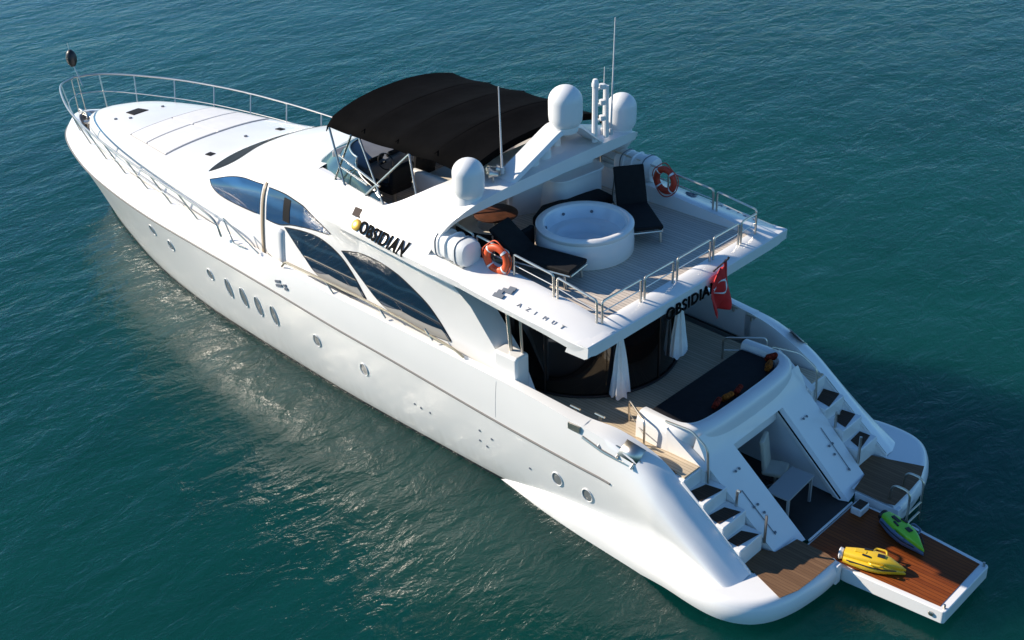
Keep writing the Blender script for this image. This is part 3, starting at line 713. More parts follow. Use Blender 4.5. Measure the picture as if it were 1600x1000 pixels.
deckpatch('deck_hatch', [(25.55, .38), (25.55, -.05), (25.05, -.1), (25.05, .42)], seal, .02, .02)
for sy in (1, -1): deckpatch('deck_light', [(20.2, sy*1.08), (20.2, sy*1.26), (19.95, sy*1.26), (19.95, sy*1.08)], seal, .02, .02)
for x, y in [(25.0, -.55), (25.35, .85), (24.9, .62), (20.35, -.2)]: ms = MB(); ms.lathe([(0, 0), (.05, 0), (.05, .03), (0, .045)], ontop(x, y), 10); obj('deck_filler', ms, greyp, house)
for y in (.28, -.28):
    wl = MB(); wl.lathe([(0, 0), (.16, 0), (.16, .1), (.1, .14), (.1, .22), (.14, .26), (.12, .32), (0, .34)], (28.2, y, 2.32), 16); obj('anchor_windlass', wl, chrome, yacht)
wl = MB(); wl.box((28.55, 0, 2.62), (.5, .22, .14)); obj('bow_roller', wl, chrome, yacht, bevel=.02)
wl = MB(); wl.tube([(28.3, .2, 2.66), (28.6, .05, 2.72), (29.1, 0, 2.74)], .035, 6); obj('anchor_chain', wl, chrome, yacht)
rp = MB(); rp.tube(spline([(28.2, .45, 2.5), (27.6, .82, 2.45), (26.9, 1.05, 2.5), (26.1, 1.32, 2.45), (25.2, 1.62, 2.44), (24.3, 1.78, 2.43)], 5), .035, 6)
obj('mooring_rope', rp, mat('brown rope', (.20, .14, .10), .9, var=.3, vscale=20), yacht)

# bow rail
capc = [(q[5], q[6], q[7]) for q in rows]
def cap_at(x):
    for i in range(len(rows)-1):
        a, b = rows[i], rows[i+1]
        if a[5] <= x <= b[5]:
            t = (x-a[5])/max(b[5]-a[5], 1e-6); return Vector((x, max(0, a[6]*(1-t)+b[6]*t), a[7]*(1-t)+b[7]*t))
    return Vector((x, 0, 2.67))
topc = spline([(17.2, 3.02, 3.05), (17.35, 3.06, 3.45), (18.2, 3.04, 3.66), (20, 2.92, 3.77), (22, 2.70, 3.83), (24, 2.37, 3.86), (26, 1.86, 3.86), (27.6, 1.24, 3.84), (28.7, .65, 3.80), (29.1, .0, 3.78)], 6)
midc = spline([(19.0, 2.85, 3.30), (21, 2.62, 3.34), (23, 2.34, 3.35), (25, 1.92, 3.35), (27, 1.26, 3.33), (28.4, .66, 3.30), (28.98, .0, 3.28)], 6)
br = MB(); br.tube(topc+[(x, -y, z) for x, y, z in topc[::-1][1:]], .030, 8)
bowrail = obj('bow_rail', br, chrome, yacht)
br = MB(); br.tube(midc+[(x, -y, z) for x, y, z in midc[::-1][1:]], .016, 6); obj('middle_rail', br, chrome, bowrail)
def top_at(x):
    for i in range(len(topc)-1):
        a, b = topc[i], topc[i+1]
        if a[0] <= x <= b[0]:
            t = (x-a[0])/max(b[0]-a[0], 1e-6); return Vector(a).lerp(Vector(b), t)
for xf in (18.7, 20.1, 21.5, 22.95, 24.4, 25.9, 27.3, 28.4):
    for sy in (1, -1):
        a = cap_at(xf); a.y -= .07; b = top_at(xf+.28); b = b if b else a+Vector((.2, 0, .8))
        p = MB(); p.tube([(a.x, sy*a.y, a.z), (b.x, sy*b.y, b.z)], .022, 8); obj('rail_post', p, chrome, bowrail)
for sy in (1, -1): p = MB(); p.tube([(28.95, sy*.12, 2.68), (29.06, sy*.1, 3.78)], .02, 8); obj('rail_post', p, chrome, bowrail)
fs = MB(); fs.tube([(28.6, .0, 3.62), (28.95, 0, 4.25)], .022, 8); fs.tube([(28.95, 0, 4.25), (29.05, 0, 4.9)], .012, 6)
flagst = obj('bow_staff', fs, chrome, yacht)
bb = MB(); bb.lathe([(0, -.27), (.08, -.25), (.15, -.12), (.17, .03), (.13, .18), (.06, .26), (0, .28)], (28.97, 0, 4.43), 20); obj('anchor_ball', bb, darkpl, flagst)
# side-deck hand rails along the bulwark
for sy in (1, -1):
    hrl = MB(); pth = [(x, sy*2.98, z) for x, z in [(14.85, 2.98), (14.7, 3.15), (12.05, 3.14), (10.5, 3.08), (9.0, 2.95), (8.75, 2.86)]]
    hrl.tube(rounded(pth, .15), .028, 8)
    srail = obj('side_rail', hrl, mat('brass tinted steel', (.50, .42, .30), .4, metal=.8) if 'brass tinted steel' not in MATS else MATS['brass tinted steel'], yacht)
    for x in (13.2, 11.4, 9.9):
        p = MB(); p.tube([(x, sy*2.98, 3.12), (x-.25, sy*3.0, 2.93)], .02, 8); obj('rail_post', p, chrome, srail)
    g = MB(); g.tube(rounded([(17.1, sy*2.95, 3.55), (16.75, sy*2.98, 3.0), (16.3, sy*2.96, 3.0)], .06), .02, 8); g.tube([(17.1, sy*2.95, 3.55), (15.75, sy*2.97, 3.02)], .022, 8)
    obj('boarding_gate_rail', g, chrome, yacht)

dsm = MB(); dpts = []
for z in np.linspace(1.86, 2.70, 8):
    h = bvh_bul.ray_cast(Vector((7.75, 6, z)), Vector((0, -1, 0)))
    if h[0] is not None: dpts.append(h[0]+Vector((0, .001, 0)))
dsm.tube(dpts, .0035, 5)
for m_ in (dsm, dsm.mirrored()): obj('bulwark_door_seam', m_, seam, bulwark)
# portholes on the hull
def hull_pt(x, z):
    h = bvh_hull.ray_cast(Vector((x, 6, z)), Vector((0, -1, 0))); return h[0], h[1]
def porthole(x, z, w, h_):
    for sy in (1, -1):
        p, n = hull_pt(x, z)
        if n.y < 0: n = -n
        n = Vector((n.x, n.y*sy, n.z)); p = Vector((p.x, p.y*sy, p.z))
        t1 = Vector((0, 0, 1)).cross(n).normalized(); t2 = n.cross(t1)
        ring = [p+t1*(w*math.cos(2*math.pi*k/20))+t2*(h_*math.sin(2*math.pi*k/20))+n*.008 for k in range(20)]
        m = MB(); m.add([p+n*.006]+[q-n*.002 for q in ring], [(0, 1+k, 1+(k+1) % 20) for k in range(20)]); o = obj('porthole', m, portglass, yacht)
        f_ = MB(); f_.tube(ring, .012, 6, closed=True); obj('porthole_rim', f_, gel, o)
for x, z in [(21.2, 1.86), (20.25, 1.72), (18.3, 1.55), (13.75, 1.38), (12.05, 1.26), (6.12, 1.02), (5.32, 1.0)]: porthole(x, z, .13, .17)
for x in (17.45, 16.77, 16.12, 15.45): porthole(x, 1.46-(17.45-x)*.02, .125, .30)
for x, z in [(10.4, 1.0), (10.2, .98), (9.9, .98), (8.3, 1.25), (7.95, 1.18), (8.35, .95), (8.15, .88), (6.9, .9)]:
    p, n = hull_pt(x, z); sc = MB(); sc.lathe([(0, 0), (.028, 0), (.028, .012), (0, .016)], p, 10, axis=tuple(n if n.y > 0 else -n))
    for m_ in (sc, sc.mirrored()): obj('hull_drain', m_, greyp, hull)

# --- lettering
def text(name, s, size, origin, ex, ey, m, parent, depth=.012, spacing=1.0, bold=0.0, xscale=1.0):
    cu = bpy.data.curves.new(name, 'FONT'); cu.body = s; cu.size = size; cu.extrude = depth; cu.space_character = spacing; cu.offset = bold; cu.align_x = 'LEFT'
    o = bpy.data.objects.new(name, cu); col.objects.link(o)
    dg = bpy.context.evaluated_depsgraph_get(); me = bpy.data.meshes.new_from_object(o.evaluated_get(dg)); bpy.data.objects.remove(o)
    me.name = name; me.materials.clear(); me.materials.append(m)
    ex = Vector(ex).normalized(); ey = Vector(ey); ey = (ey-ex*ey.dot(ex)).normalized(); ez = ex.cross(ey)
    for v in me.vertices: v.co = Vector(origin)+ex*v.co.x*xscale+ey*v.co.y+ez*v.co.z
    o = bpy.data.objects.new(name, me); col.objects.link(o); o.parent = parent; return o
def on_side(x, z): return fascia_pt(x, z)
# name on the port and starboard fascia
for sy, sd_ in ((1, sides[0]), (-1, sides[1])):
    o_ = text('name_lettering', 'OBSIDIAN', .38, (0, 0, 0), (1, 0, 0), (0, 1, 0), blackp, sd_, .006, 1.10, .010)
    ww = max(v.co.x for v in o_.data.vertices)
    for v in o_.data.vertices:
        uu = v.co.x/ww; uu = uu if sy > 0 else 1-uu
        x = 11.85-1.72*uu; z = 4.83+.045*uu+v.co.y*.82; y = wall_y(x, z)
        v.co = Vector((x, sy*(y+.032+v.co.z), z+.5*v.co.z))
    em = MB(); em.lathe([(0, -.02), (.13, -.02), (.13, .03), (.09, .05), (0, .05)], Vector((11.98, sy*(wall_y(11.98, 4.90)+.02), 4.90)), 20, axis=(0, sy*.75, .7)); obj('gold_emblem', em, gold, sd_)
    em = MB(); c_ = Vector((12.12, sy*(wall_y(12.12, 5.10)+.012), 5.10)); em.box(c_, (.26, .05, .20), Matrix.Rotation(R(40*sy), 3, 'X')); obj('name_emblem', em, tanm, sd_, bevel=.02)
def fly_y(x, z):
    h = bvh_fly.ray_cast(Vector((x, 3.05, 9)), Vector((0, 0, -1)))
    return h[0]
bvh_fly = bvh_of(fly)
def onfly(x, y):
    return bvh_fly.ray_cast(Vector((x, y, 9)), Vector((0, 0, -1)))[0]
for sy in (1, -1):
    a, b = onfly(6.98, 3.17), onfly(5.75, 3.17); c_ = onfly(6.98, 2.95)
    a.y *= sy; b.y *= sy; c_.y *= sy
    ex, eyv = (b-a, c_-a)
    for k, ch in enumerate('AZIMUT'):
        o_ = a.lerp(b, k/5.6) if sy > 0 else b.lerp(a, k/5.6)
        text('builder_lettering', ch, .135, o_+Vector((0, 0, .008)), ex if sy > 0 else -ex, eyv, greyl, fly, .006)
    em = MB()
    c0 = onfly(7.32, 2.9)
    for k, (dx, dy, l_) in enumerate([(.05, -.075, .24), (.08, -.01, .13), (-.03, .06, .25), (-.08, .125, .16)]):
        p_ = onfly(7.42+dx, 3.06-dy*1.3); p_.y *= sy; em.box(p_+Vector((0, 0, .014)), (l_, .10, .02), Matrix.Rotation(R(-22*sy), 3, 'X') @ Matrix.Rotation(R(6*sy), 3, 'Z'))
    obj('builder_emblem', em, greyp, fly)
    em = MB()
    for dx, dz, l_ in [(0, .04, .2), (-.05, -.05, .24), (-.28, .02, .1), (-.33, -.05, .12)]:
        x_, z_ = 14.95+dx, 2.55+dz; h = bvh_bul.ray_cast(Vector((x_, 6, z_)), Vector((0, -1, 0)))[0]
        em.box((x_, sy*(h.y+.01), z_), (l_, .03, .06), Matrix.Rotation(R(15), 3, 'Y'))
    obj('hull_emblem', em, greyp, bulwark)
text('name_lettering', 'OBSIDIAN', .34, (5.0, 1.02, 4.26), (0, -1, 0), (0, 0, 1), blackp, fly, .012, 1.12, .006, 1.02)

# --- fly rails
def frail(pts, mid=True):
    P = [Vector(p) for p in pts]; h = .5
    f_ = MB(); f_.tube(rounded([P[0], P[0]+Vector((0, 0, h)), P[1]+Vector((0, 0, h)), P[1]], .07), .024, 8)
    if mid: f_.tube([P[0]+Vector((0, 0, .27)), P[1]+Vector((0, 0, .27))], .012, 6)
    return f_
guard = []
segs = [((9.6, 2.50, 5.16), (8.72, 2.55, 5.07)), ((8.62, 2.55, 5.07), (7.72, 2.58, 5.0)), ((7.58, 2.58, 4.99), (6.52, 2.60, 4.90)), ((6.42, 2.60, 4.88), (5.42, 2.62, 4.74))]
for a, b in segs:
    for sy in (1, -1): obj('guard_rail', frail([(a[0], sy*a[1], a[2]), (b[0], sy*b[1], b[2])]), chrome, fly)
ay = [(2.56, 1.40), (1.28, .38), (.24, -.86), (-.98, -1.86), (-1.96, -2.5)]
for y0, y1 in ay: obj('guard_rail', frail([(5.34, y0, 4.72), (5.34, y1, 4.72)]), chrome, fly)

# --- radar arch
ar = MB()
AS = [((9.62, 3.05, 4.93), (12.3, 2.72, 5.08), 8, .10), ((9.42, 3.02, 5.25), (11.6, 2.60, 5.34), 14, .10), ((9.18, 2.97, 5.6), (10.95, 2.56, 5.64), 25, .11), ((8.90, 2.88, 5.93), (10.4, 2.46, 5.95), 42, .13),
      ((8.68, 2.68, 6.16), (10.08, 2.28, 6.14), 64, .17), ((8.60, 2.3, 6.27), (9.95, 1.95, 6.21), 80, .22), ((8.58, 1.5, 6.33), (9.9, 1.4, 6.28), 88, .27), ((8.56, .5, 6.36), (9.9, .5, 6.32), 90, .30)]
AS = AS+[((t_[0], -t_[1], t_[2]), (l_[0], -l_[1], l_[2]), 180-f_, th_) for t_, l_, f_, th_ in AS[::-1]]
flat_ = spline([t_+l_+(f_, th_) for t_, l_, f_, th_ in AS], 6); arows = []
for q in flat_:
    T, L_ = Vector(q[0:3]), Vector(q[3:6]); n_ = Vector((0, -math.cos(R(q[6])), -math.sin(R(q[6])))); up_, dn_ = [], []
    for k in range(11):
        t = k/10; p = T.lerp(L_, t); th_ = q[7]+(.34-q[7])*math.sin(math.pi*.5*min(1, t*1.6)); th_ *= max(.12, 1-max(0, (t-.72)/.28)**2.2)
        up_.append(p-n_*(.05*math.sin(math.pi*t))); dn_.append(p+n_*th_+Vector((.0 if t else .03, 0, 0)))
    arows.append(up_+dn_[::-1])
ar.grid(arows, True); ar.add(arows[0], [tuple(range(22))]); ar.add(arows[-1], [tuple(range(22))])
arch = obj('radar_arch', ar, gel, yacht, angle=38)
# centre bridge carrying the big dome
cb = MB()
for sy in (1, -1):
    pth = [(8.90, sy*1.50, 6.28), (8.80, sy*1.12, 6.54), (8.70, sy*.75, 6.80), (8.60, sy*.36, 7.07), (8.57, sy*.2, 7.14), (8.55, 0, 7.15)]
    rws = []
    for x, y, z in spline(pth, 5):
        rws.append([Vector((x+a_, y, z+b_)) for a_, b_ in ((-.27, -.04), (-.22, .04), (.22, .07), (.28, .0), (.22, -.07), (-.22, -.08))])
    cb.grid(rws, True)
cb.lathe([(0, -.05), (.28, -.04), (.30, .06), (.27, .12), (0, .13)], (8.5, 0, 7.1), 24)
obj('mast_bridge', cb, gel, arch, angle=40)
def dome(c, rad, h, parent):
    m = MB(); prof = [(rad*.80, -.04), (rad*.88, 0), (rad*.97, .06), (rad, .18), (rad, h-rad*.92)]
    for k in range(1, 10):
        a = R(90*k/9); prof.append((rad*math.cos(a), h-rad*.92+rad*.92*math.sin(a)))
    m.lathe(prof, c, 40); return obj('radome', m, domem, parent, angle=60)
for sy in (1, -1):
    b_ = MB(); b_.lathe([(0, -.1), (.30, -.16), (.27, .06), (0, .08)], (8.97, sy*2.38, 6.27), 24); pb = obj('dome_base', b_, gel, arch)
dome((8.96, 2.38, 6.34), .325, .74, arch)
dome((8.93, -2.40, 6.36), .33, .74, arch)
dome((8.47, 0, 7.24), .355, .80, arch)
def whip(p, top, rad=.022):
    m = MB(); m.tube([p, Vector(p).lerp(Vector(top), .25), top], [rad, rad*.9, rad*.55], 8); m.lathe([(0, 0), (.05, 0), (.04, .14), (0, .16)], p, 10); obj('whip_antenna', m, mat('antenna grey white', (.6, .6, .6), .4) if 'antenna grey white' not in MATS else MATS['antenna grey white'], arch)
whip((8.95, 1.42, 6.45), (8.95, 1.44, 8.3)); whip((8.6, -1.62, 6.45), (8.6, -1.74, 9.0)); whip((8.75, -1.52, 6.45), (8.75, -1.58, 7.95), .016)
lm = MB(); lm.tube([(8.6, -1.08, 6.45), (8.6, -1.10, 7.7)], .065, 10); lm.tube([(8.6, -1.46, 6.45), (8.6, -1.46, 7.6)], .06, 10)
for z in (6.9, 7.25, 7.6): lm.tube([(8.6, -1.09, z), (8.6, -1.46, z)], .035, 8); lm.lathe([(0, 0), (.07, 0), (.07, .1), (0, .12)], (8.55, -1.27, z), 10)
lm.lathe([(0, 0), (.08, 0), (.08, .06), (.05, .16), (0, .18)], (8.6, -1.1, 7.68), 12)
obj('light_mast', lm, gel, arch)
for c_ in ((8.95, .55, 6.36), (9.0, .12, 6.37)):
    rd = MB(); rd.lathe([(0, 0), (.17, 0), (.17, .18), (.1, .25), (0, .26)], c_, 20); obj('small_radome', rd, domem, arch)
for c_, l_, rz_ in (((9.25, -.55, 6.36), 1.1, 10),):
    rd = MB(); rd.lathe([(0, 0), (.12, 0), (.11, .20), (0, .21)], c_, 16); obj('radar_pedestal', rd, gel, arch)
    rd = MB(); rd.box((c_[0], c_[1], c_[2]+.26), (.12, l_, .1), Matrix.Rotation(R(rz_), 3, 'Z')); obj('radar_scanner', rd, gel, arch, bevel=.02)
for dx, dy, k in ((0, 0, 1), (.12, .16, .8), (-.05, .26, 1.1), (.2, .05, .7)):
    hn = MB(); c_ = Vector((9.0+dx, 1.42+dy, 6.46)); hn.lathe([(0, -.10), (.05*k, -.10), (.06*k, .0), (.095*k, .06), (.10*k, .09), (.07*k, .095), (0, .07)], c_+Vector((0, 0, .06)), 14, axis=(.6-dx*3, .5+dy, .15)); hn.tube([c_+Vector((0, 0, -.16)), c_+Vector((0, 0, .04))], .022, 6); obj('search_light' if k > .9 else 'air_horn', hn, chrome, arch)
aw = MB(); aw.grid([[(10.0, .15, 4.70), (9.75, .15, 5.95)], [(9.65, -.50, 4.70), (9.4, -.50, 6.0)]]); aw.prism([(10.02, .18), (9.64, -.5), (9.8, -.6), (10.2, .05)], 4.7, 5.9)
obj('arch_pillar', aw, gel, arch, bevel=.03)

# --- bimini
bi = MB()
bx = [13.72, 12.6, 11.5, 10.3, 9.25]
bz = [6.62, 6.62, 6.66, 6.70, 6.64]
brow_ = []
N = 20
xs = []
for i in range(len(bx)-1):
    for k in range(6): xs.append((bx[i]*(1-k/6)+bx[i+1]*k/6, bz[i]*(1-k/6)+bz[i+1]*k/6, k/6))
xs.append((bx[-1], bz[-1], 0))
for x, z0, k in xs:
    sag = -.05*math.sin(math.pi*k); row = []
    hw = 2.08+.04*math.sin(math.pi*(x-9.25)/4.5) - (.03*math.sin(math.pi*k))
    for j in range(N+1):
        t = -1+2*j/N; y = hw*t
        zc_ = .30*(1-abs(t)**2.4); edge = -.10 if abs(t) > .99 else 0
        row.append(Vector((x+(.12*(1-t*t) if x > 13 else 0), y, z0+zc_+sag*(1-.3*t*t)+edge)))
    brow_.append(row)
brow_ = [[p+Vector((.06, 0, -.14)) for p in brow_[0]]]+brow_+[[p+Vector((-.05, 0, -.13)) for p in brow_[-1]]]
bi.grid(brow_)
bimini = obj('bimini', bi, canvas, yacht, angle=60, solid=.02)
sm = MB()
for x, z0 in list(zip(bx, bz))[1:-1]:
    sm.tube([(x, 2.09*t, z0+.30*(1-abs(t)**2.4)-.004) for t in np.linspace(-.97, .97, 21)], .009, 6)
obj('canopy_bow', sm, canvas, bimini)
for sy in (1, -1):
    for a, b in [((13.65, 2.08, 6.5), (13.05, 2.28, 5.34)), ((12.9, 2.08, 6.5), (13.5, 2.18, 5.32)), ((12.6, 2.1, 6.5), (11.5, 2.5, 5.4)), ((11.0, 2.1, 6.55), (12.15, 2.45, 5.4)), ((11.0, 2.1, 6.55), (10.2, 2.6, 5.4)), ((13.3, 2.15, 5.95), (11.7, 2.4, 5.72)), ((13.2, 2.2, 5.7), (12.1, 2.4, 5.65))]:
        p = MB(); p.tube([(a[0], sy*a[1], a[2]), (b[0], sy*b[1], b[2])], .026, 8); obj('bimini_pole', p, chrome, bimini)

# --- fly windscreen, helm
fw = MB(); base = [(11.7, 2.50, 5.41), (12.4, 2.38, 5.40), (13.2, 2.19, 5.38), (13.9, 1.98, 5.33), (14.5, 1.76, 5.26), (15.1, 1.34, 5.18), (15.42, .8, 5.12), (15.5, 0, 5.14)]
bs_ = spline(base, 5); rws = []
for x, y, z in bs_:
    hgt = .10+.42*min(1, max(0, (x-11.7)/2.4)); bk_ = 1.0*hgt/.5*min(1, max(.25, (x-12)/2.2))
    rws.append([Vector((x, y, z-.10)), Vector((x-bk_*.5, y-.05, z+hgt*.55)), Vector((x-bk_, y-.12, z+hgt))])
fw.grid(rws).both(); fsc = obj('fly_windscreen', fw, smokeglass, yacht, angle=60)
f_ = MB(); tpl = [q[2] for q in rws]; f_.tube(tpl+[Vector((p.x, -p.y, p.z)) for p in tpl[::-1][1:]], .022, 6); obj('windscreen_rail', f_, chrome, fsc)
hd = MB(); hd.prism([(14.3, 1.6), (14.3, -1.4), (13.5, -1.3), (13.4, 0), (13.3, 1.4)], 4.70, lambda x, y: 5.35+.3*(x-13.3)-.0)
helm = obj('helm_console', hd, dashm, yacht, bevel=.06)
sc_ = MB()
for y, w_ in [(1.0, .42), (.45, .4), (-.1, .36)]: sc_.box((13.45, y, 5.42), (.05, w_, .26), Matrix.Rotation(R(-35), 3, 'Y'))
obj('instrument_screen', sc_, darkpl, helm, bevel=.01)
wh = MB(); wh.lathe([(.20, -.02), (.22, 0), (.20, .02), (.18, 0), (.20, -.02)], (13.15, .95, 5.45), 24, axis=(-.8, 0, .6)); wh.tube([(13.15, .95, 5.45), (13.4, .95, 5.3)], .03, 6)
obj('steering_wheel', wh, darkpl, helm)
def seat(loc, rz, label):
    e = empty('helm_seat', loc, rz); tag(e, label, 'seat', 'black helm seats under the bimini')
    p = MB(); p.lathe([(0, 0), (.22, 0), (.2, .03), (.06, .05), (.06, .38), (0, .38)], (0, 0, 0), 16); obj('pedestal', p, chrome, e)
    p = MB(); p.box((0, 0, .47), (.58, .66, .18)); obj('seat', p, blackf, e, bevel=.06, seg=3)
    p = MB(); p.box((-.28, 0, .78), (.15, .66, .56), Matrix.Rotation(R(-12), 3, 'Y')); obj('backrest', p, blackf, e, bevel=.05, seg=3)
    for sy in (1, -1):
        p = MB(); p.box((.0, sy*.35, .66), (.42, .08, .07)); obj('armrest', p, blackf, e, bevel=.025)
    return e
seat((12.5, 1.32, 4.7), 0, 'black helm seat nearest the port side opening under the bimini')
seat((12.75, .35, 4.7), 0, 'black helm seat on the far side of the port one under the bimini')
def sofa_block(name, boxes, loc, label, bm=None):
    e = empty(name, loc); tag(e, label, 'sofa')
    for nm, c, sz, m_, rot in boxes: 
        p = MB(); p.box(c, sz, rot); obj(nm, p, m_, e, bevel=.06, seg=3)
    return e
sofa_block('white_settee', [('base', (0, 0, .2), (1.5, 1.5, .40), whitev, None), ('seat', (0, 0, .46), (1.45, 1.4, .14), cream, None), ('backrest', (-.72, 0, .62), (.2, 1.5, .62), whitev, Matrix.Rotation(R(-10), 3, 'Y')), ('side_panel', (0, .72, .55), (1.45, .16, .48), whitev, None)], (11.6, .15, 4.7), 'white and cream settee with high back under the bimini behind the helm')

# ------------------------------------------------------------------ loose things on the fly deck
e = empty('hot_tub', (7.70, .30, 4.70)); e.scale = (1, 1, .89); tag(e, 'round white hot tub standing on the weathered teak upper deck', 'hot tub')
p = MB(); p.lathe([(1.0, 0), (1.03, .04), (1.035, .30), (1.02, .52), (1.0, .60), (1.03, .64), (1.03, .70), (.99, .745), (.93, .755), (.87, .73), (.85, .68)], (0, 0, 0), 64); obj('outer_shell', p, gel, e, angle=40)
p = MB(); p.lathe([(.85, .68), (.80, .50), (.76, .42), (.60, .40), (.55, .36), (.50, .14), (.42, .10), (0, .10)], (0, 0, 0), 64); obj('basin', p, tubin, e, angle=40)
for a, z, rr in [(40, .56, .81), (75, .56, .81), (110, .56, .81), (150, .56, .81), (-15, .56, .81), (200, .56, .81), (-60, .56, .81)]:
    p = MB(); c_ = Vector((rr*math.cos(R(a)), rr*math.sin(R(a)), z)); p.lathe([(0, 0), (.035, 0), (.035, .02), (.02, .025), (0, .02)], c_, 12, axis=(-c_.x, -c_.y, .2)); obj('water_jet', p, greyp, e)
p = MB(); p.lathe([(0, 0), (.09, 0), (.08, .05), (0, .06)], (-.02, .62, .41), 16); obj('control_knob', p, bluegrey, e)
p = MB(); p.lathe([(0, 0), (.82, 0)], (0, 0, .38), 48)

def lounger(loc, rz, label, back=42, bl=1.0):
    e = empty('sun_lounger', loc, rz); tag(e, label, 'sun lounger', 'sun loungers on the upper deck')
    L_, W_ = 1.25, .62; h = .36
    for sy in (1, -1):
        p = MB(); p.tube([(-.75, sy*W_/2, h-.05), (1.25, sy*W_/2, h-.05)], .028, 8); obj('side_rail', p, chrome, e)
    p = MB(); p.tube([(1.25, -W_/2, h-.05), (1.25, W_/2, h-.05)], .028, 8); obj('end_rail', p, chrome, e)
    for x in (1.1, -.6):
        for sy in (1, -1):
            p = MB(); p.tube([(x, sy*W_/2, h-.05), (x+.04, sy*W_/2, 0)], .03, 8); obj('leg', p, chrome, e)
    p = MB(); p.box((.62, 0, h+.03), (1.28, W_+.06, .09)); obj('seat_pad', p, blackf, e, bevel=.03)
    rot = Matrix.Rotation(R(back), 3, 'Y'); p = MB(); p.box(Vector((0, 0, h+.03))+rot @ Vector((-.5*bl, 0, .0)), (bl, W_+.06, .09), rot); obj('backrest', p, blackf, e, bevel=.03)
    for sy in (1, -1):
        p = MB(); q = Vector((0, sy*W_/2, h))+rot @ Vector((-.7, 0, -.05)); p.tube([q, (-.55, sy*W_/2, h-.05)], .018, 6); obj('back_strut', p, chrome, e)
    return e
lounger((8.0, 1.80, 4.7), R(190), 'black sun lounger with raised back beside the hot tub on the port side', 38, .82)
lounger((7.80, -1.40, 4.7), R(144), 'black sun lounger with steep raised back along the far starboard bulwark', 64, .86)

def lifering(loc, tilt_axis, label, m, rz=0):
    e = empty('life_ring', loc, rz); tag(e, label, 'life ring', 'life rings hung on the upper deck rails')
    p = MB(); R0, r0 = .25, .078; rws = []
    for i in range(40):
        a = 2*math.pi*i/40; c_ = Vector((R0*math.cos(a), 0, R0*math.sin(a))); rws.append([c_+Vector((math.cos(a)*r0*math.cos(b), r0*.8*math.sin(b), math.sin(a)*r0*math.cos(b))) for b in [2*math.pi*k/14 for k in range(14)]])
    rws.append(rws[0]); p.grid(rws, True); obj('ring', p, m, e)
    for a in (45, 135, 225, 315):
        q = MB(); rws = []
        for i in range(4):
            t = R(a-4.5+3*i); c_ = Vector((R0*math.cos(t), 0, R0*math.sin(t))); rws.append([c_+Vector((math.cos(t)*(r0+.006)*math.cos(b), (r0+.006)*.8*math.sin(b), math.sin(t)*(r0+.006)*math.cos(b))) for b in [2*math.pi*k/14 for k in range(14)]])
        q.grid(rws, True); obj('band', q, flagwhite, e)
    q = MB(); q.tube([((R0+.12)*math.cos(R(a)), .02*math.sin(R(a*4)), (R0+.12+.03*math.cos(R(a*4)))*math.sin(R(a))) for a in range(0, 360, 10)], .012, 6, closed=True); obj('grab_line', q, m, e)
    return e
lifering((7.95, 2.68, 5.30), None, 'sunlit orange life ring hung on the port upper deck rail beside the lounger', redr, R(4))
lifering((7.72, -2.46, 5.34), None, 'dark red life ring hung on the far starboard rail of the upper deck', redd, R(176))

def canister(loc, rz, label, tilt=0):
    e = empty('life_raft', loc, rz); tag(e, label, 'life raft', 'white life raft canisters by the upper deck rails'); e.rotation_euler = (0, tilt, rz)
    p = MB(); rws = []; prof = [(-.52, .02), (-.52, .17), (-.49, .25), (-.40, .28), (-.22, .285), (-.20, .265), (-.02, .265), (0, .30), (.02, .265), (.20, .265), (.22, .285), (.40, .28), (.49, .25), (.52, .17), (.52, .02)]
    for x, rr in prof: rws.append([Vector((x, math.copysign(abs(math.cos(a))**.7, math.cos(a))*rr, .29+math.copysign(abs(math.sin(a))**.7, math.sin(a))*rr)) for a in [2*math.pi*k/24 for k in range(24)]])
    p.grid(rws, True); p.add(rws[0], [tuple(range(24))]); p.add(rws[-1], [tuple(range(24))]); obj('canister', p, domem, e, angle=40)
    for x in (-.3, .3):
        q = MB(); q.tube([Vector((x, math.copysign(abs(math.cos(a))**.7, math.cos(a))*.288, .29+math.copysign(abs(math.sin(a))**.7, math.sin(a))*.288)) for a in [2*math.pi*k/24 for k in range(24)]], .014, 5, closed=True); obj('strap', q, greyp, e)
    q = MB(); q.box((0, 0, .02), (.8, .36, .05)); obj('cradle', q, chrome, e)
    return e
canister((9.0, 2.80, 5.0), R(-3), 'white life raft canister on the sunlit port bulwark outside the rail')
canister((8.70, -2.72, 5.06), R(3), 'white life raft canister on the far starboard bulwark behind a lounger')

e = empty('dining_table', (9.27, 1.33, 4.70)); tag(e, 'round dark wooden table beneath the radar arch on the upper deck', 'table')
p = MB(); p.lathe([(0, .70), (.44, .70), (.47, .715), (.47, .735), (.44, .75), (0, .75)], (0, 0, 0), 48); obj('tabletop', p, tablewood, e)
p = MB(); p.lathe([(0, 0), (.24, 0), (.22, .03), (.05, .06), (.05, .70), (0, .70)], (0, 0, 0), 20); obj('pedestal', p, chrome, e)
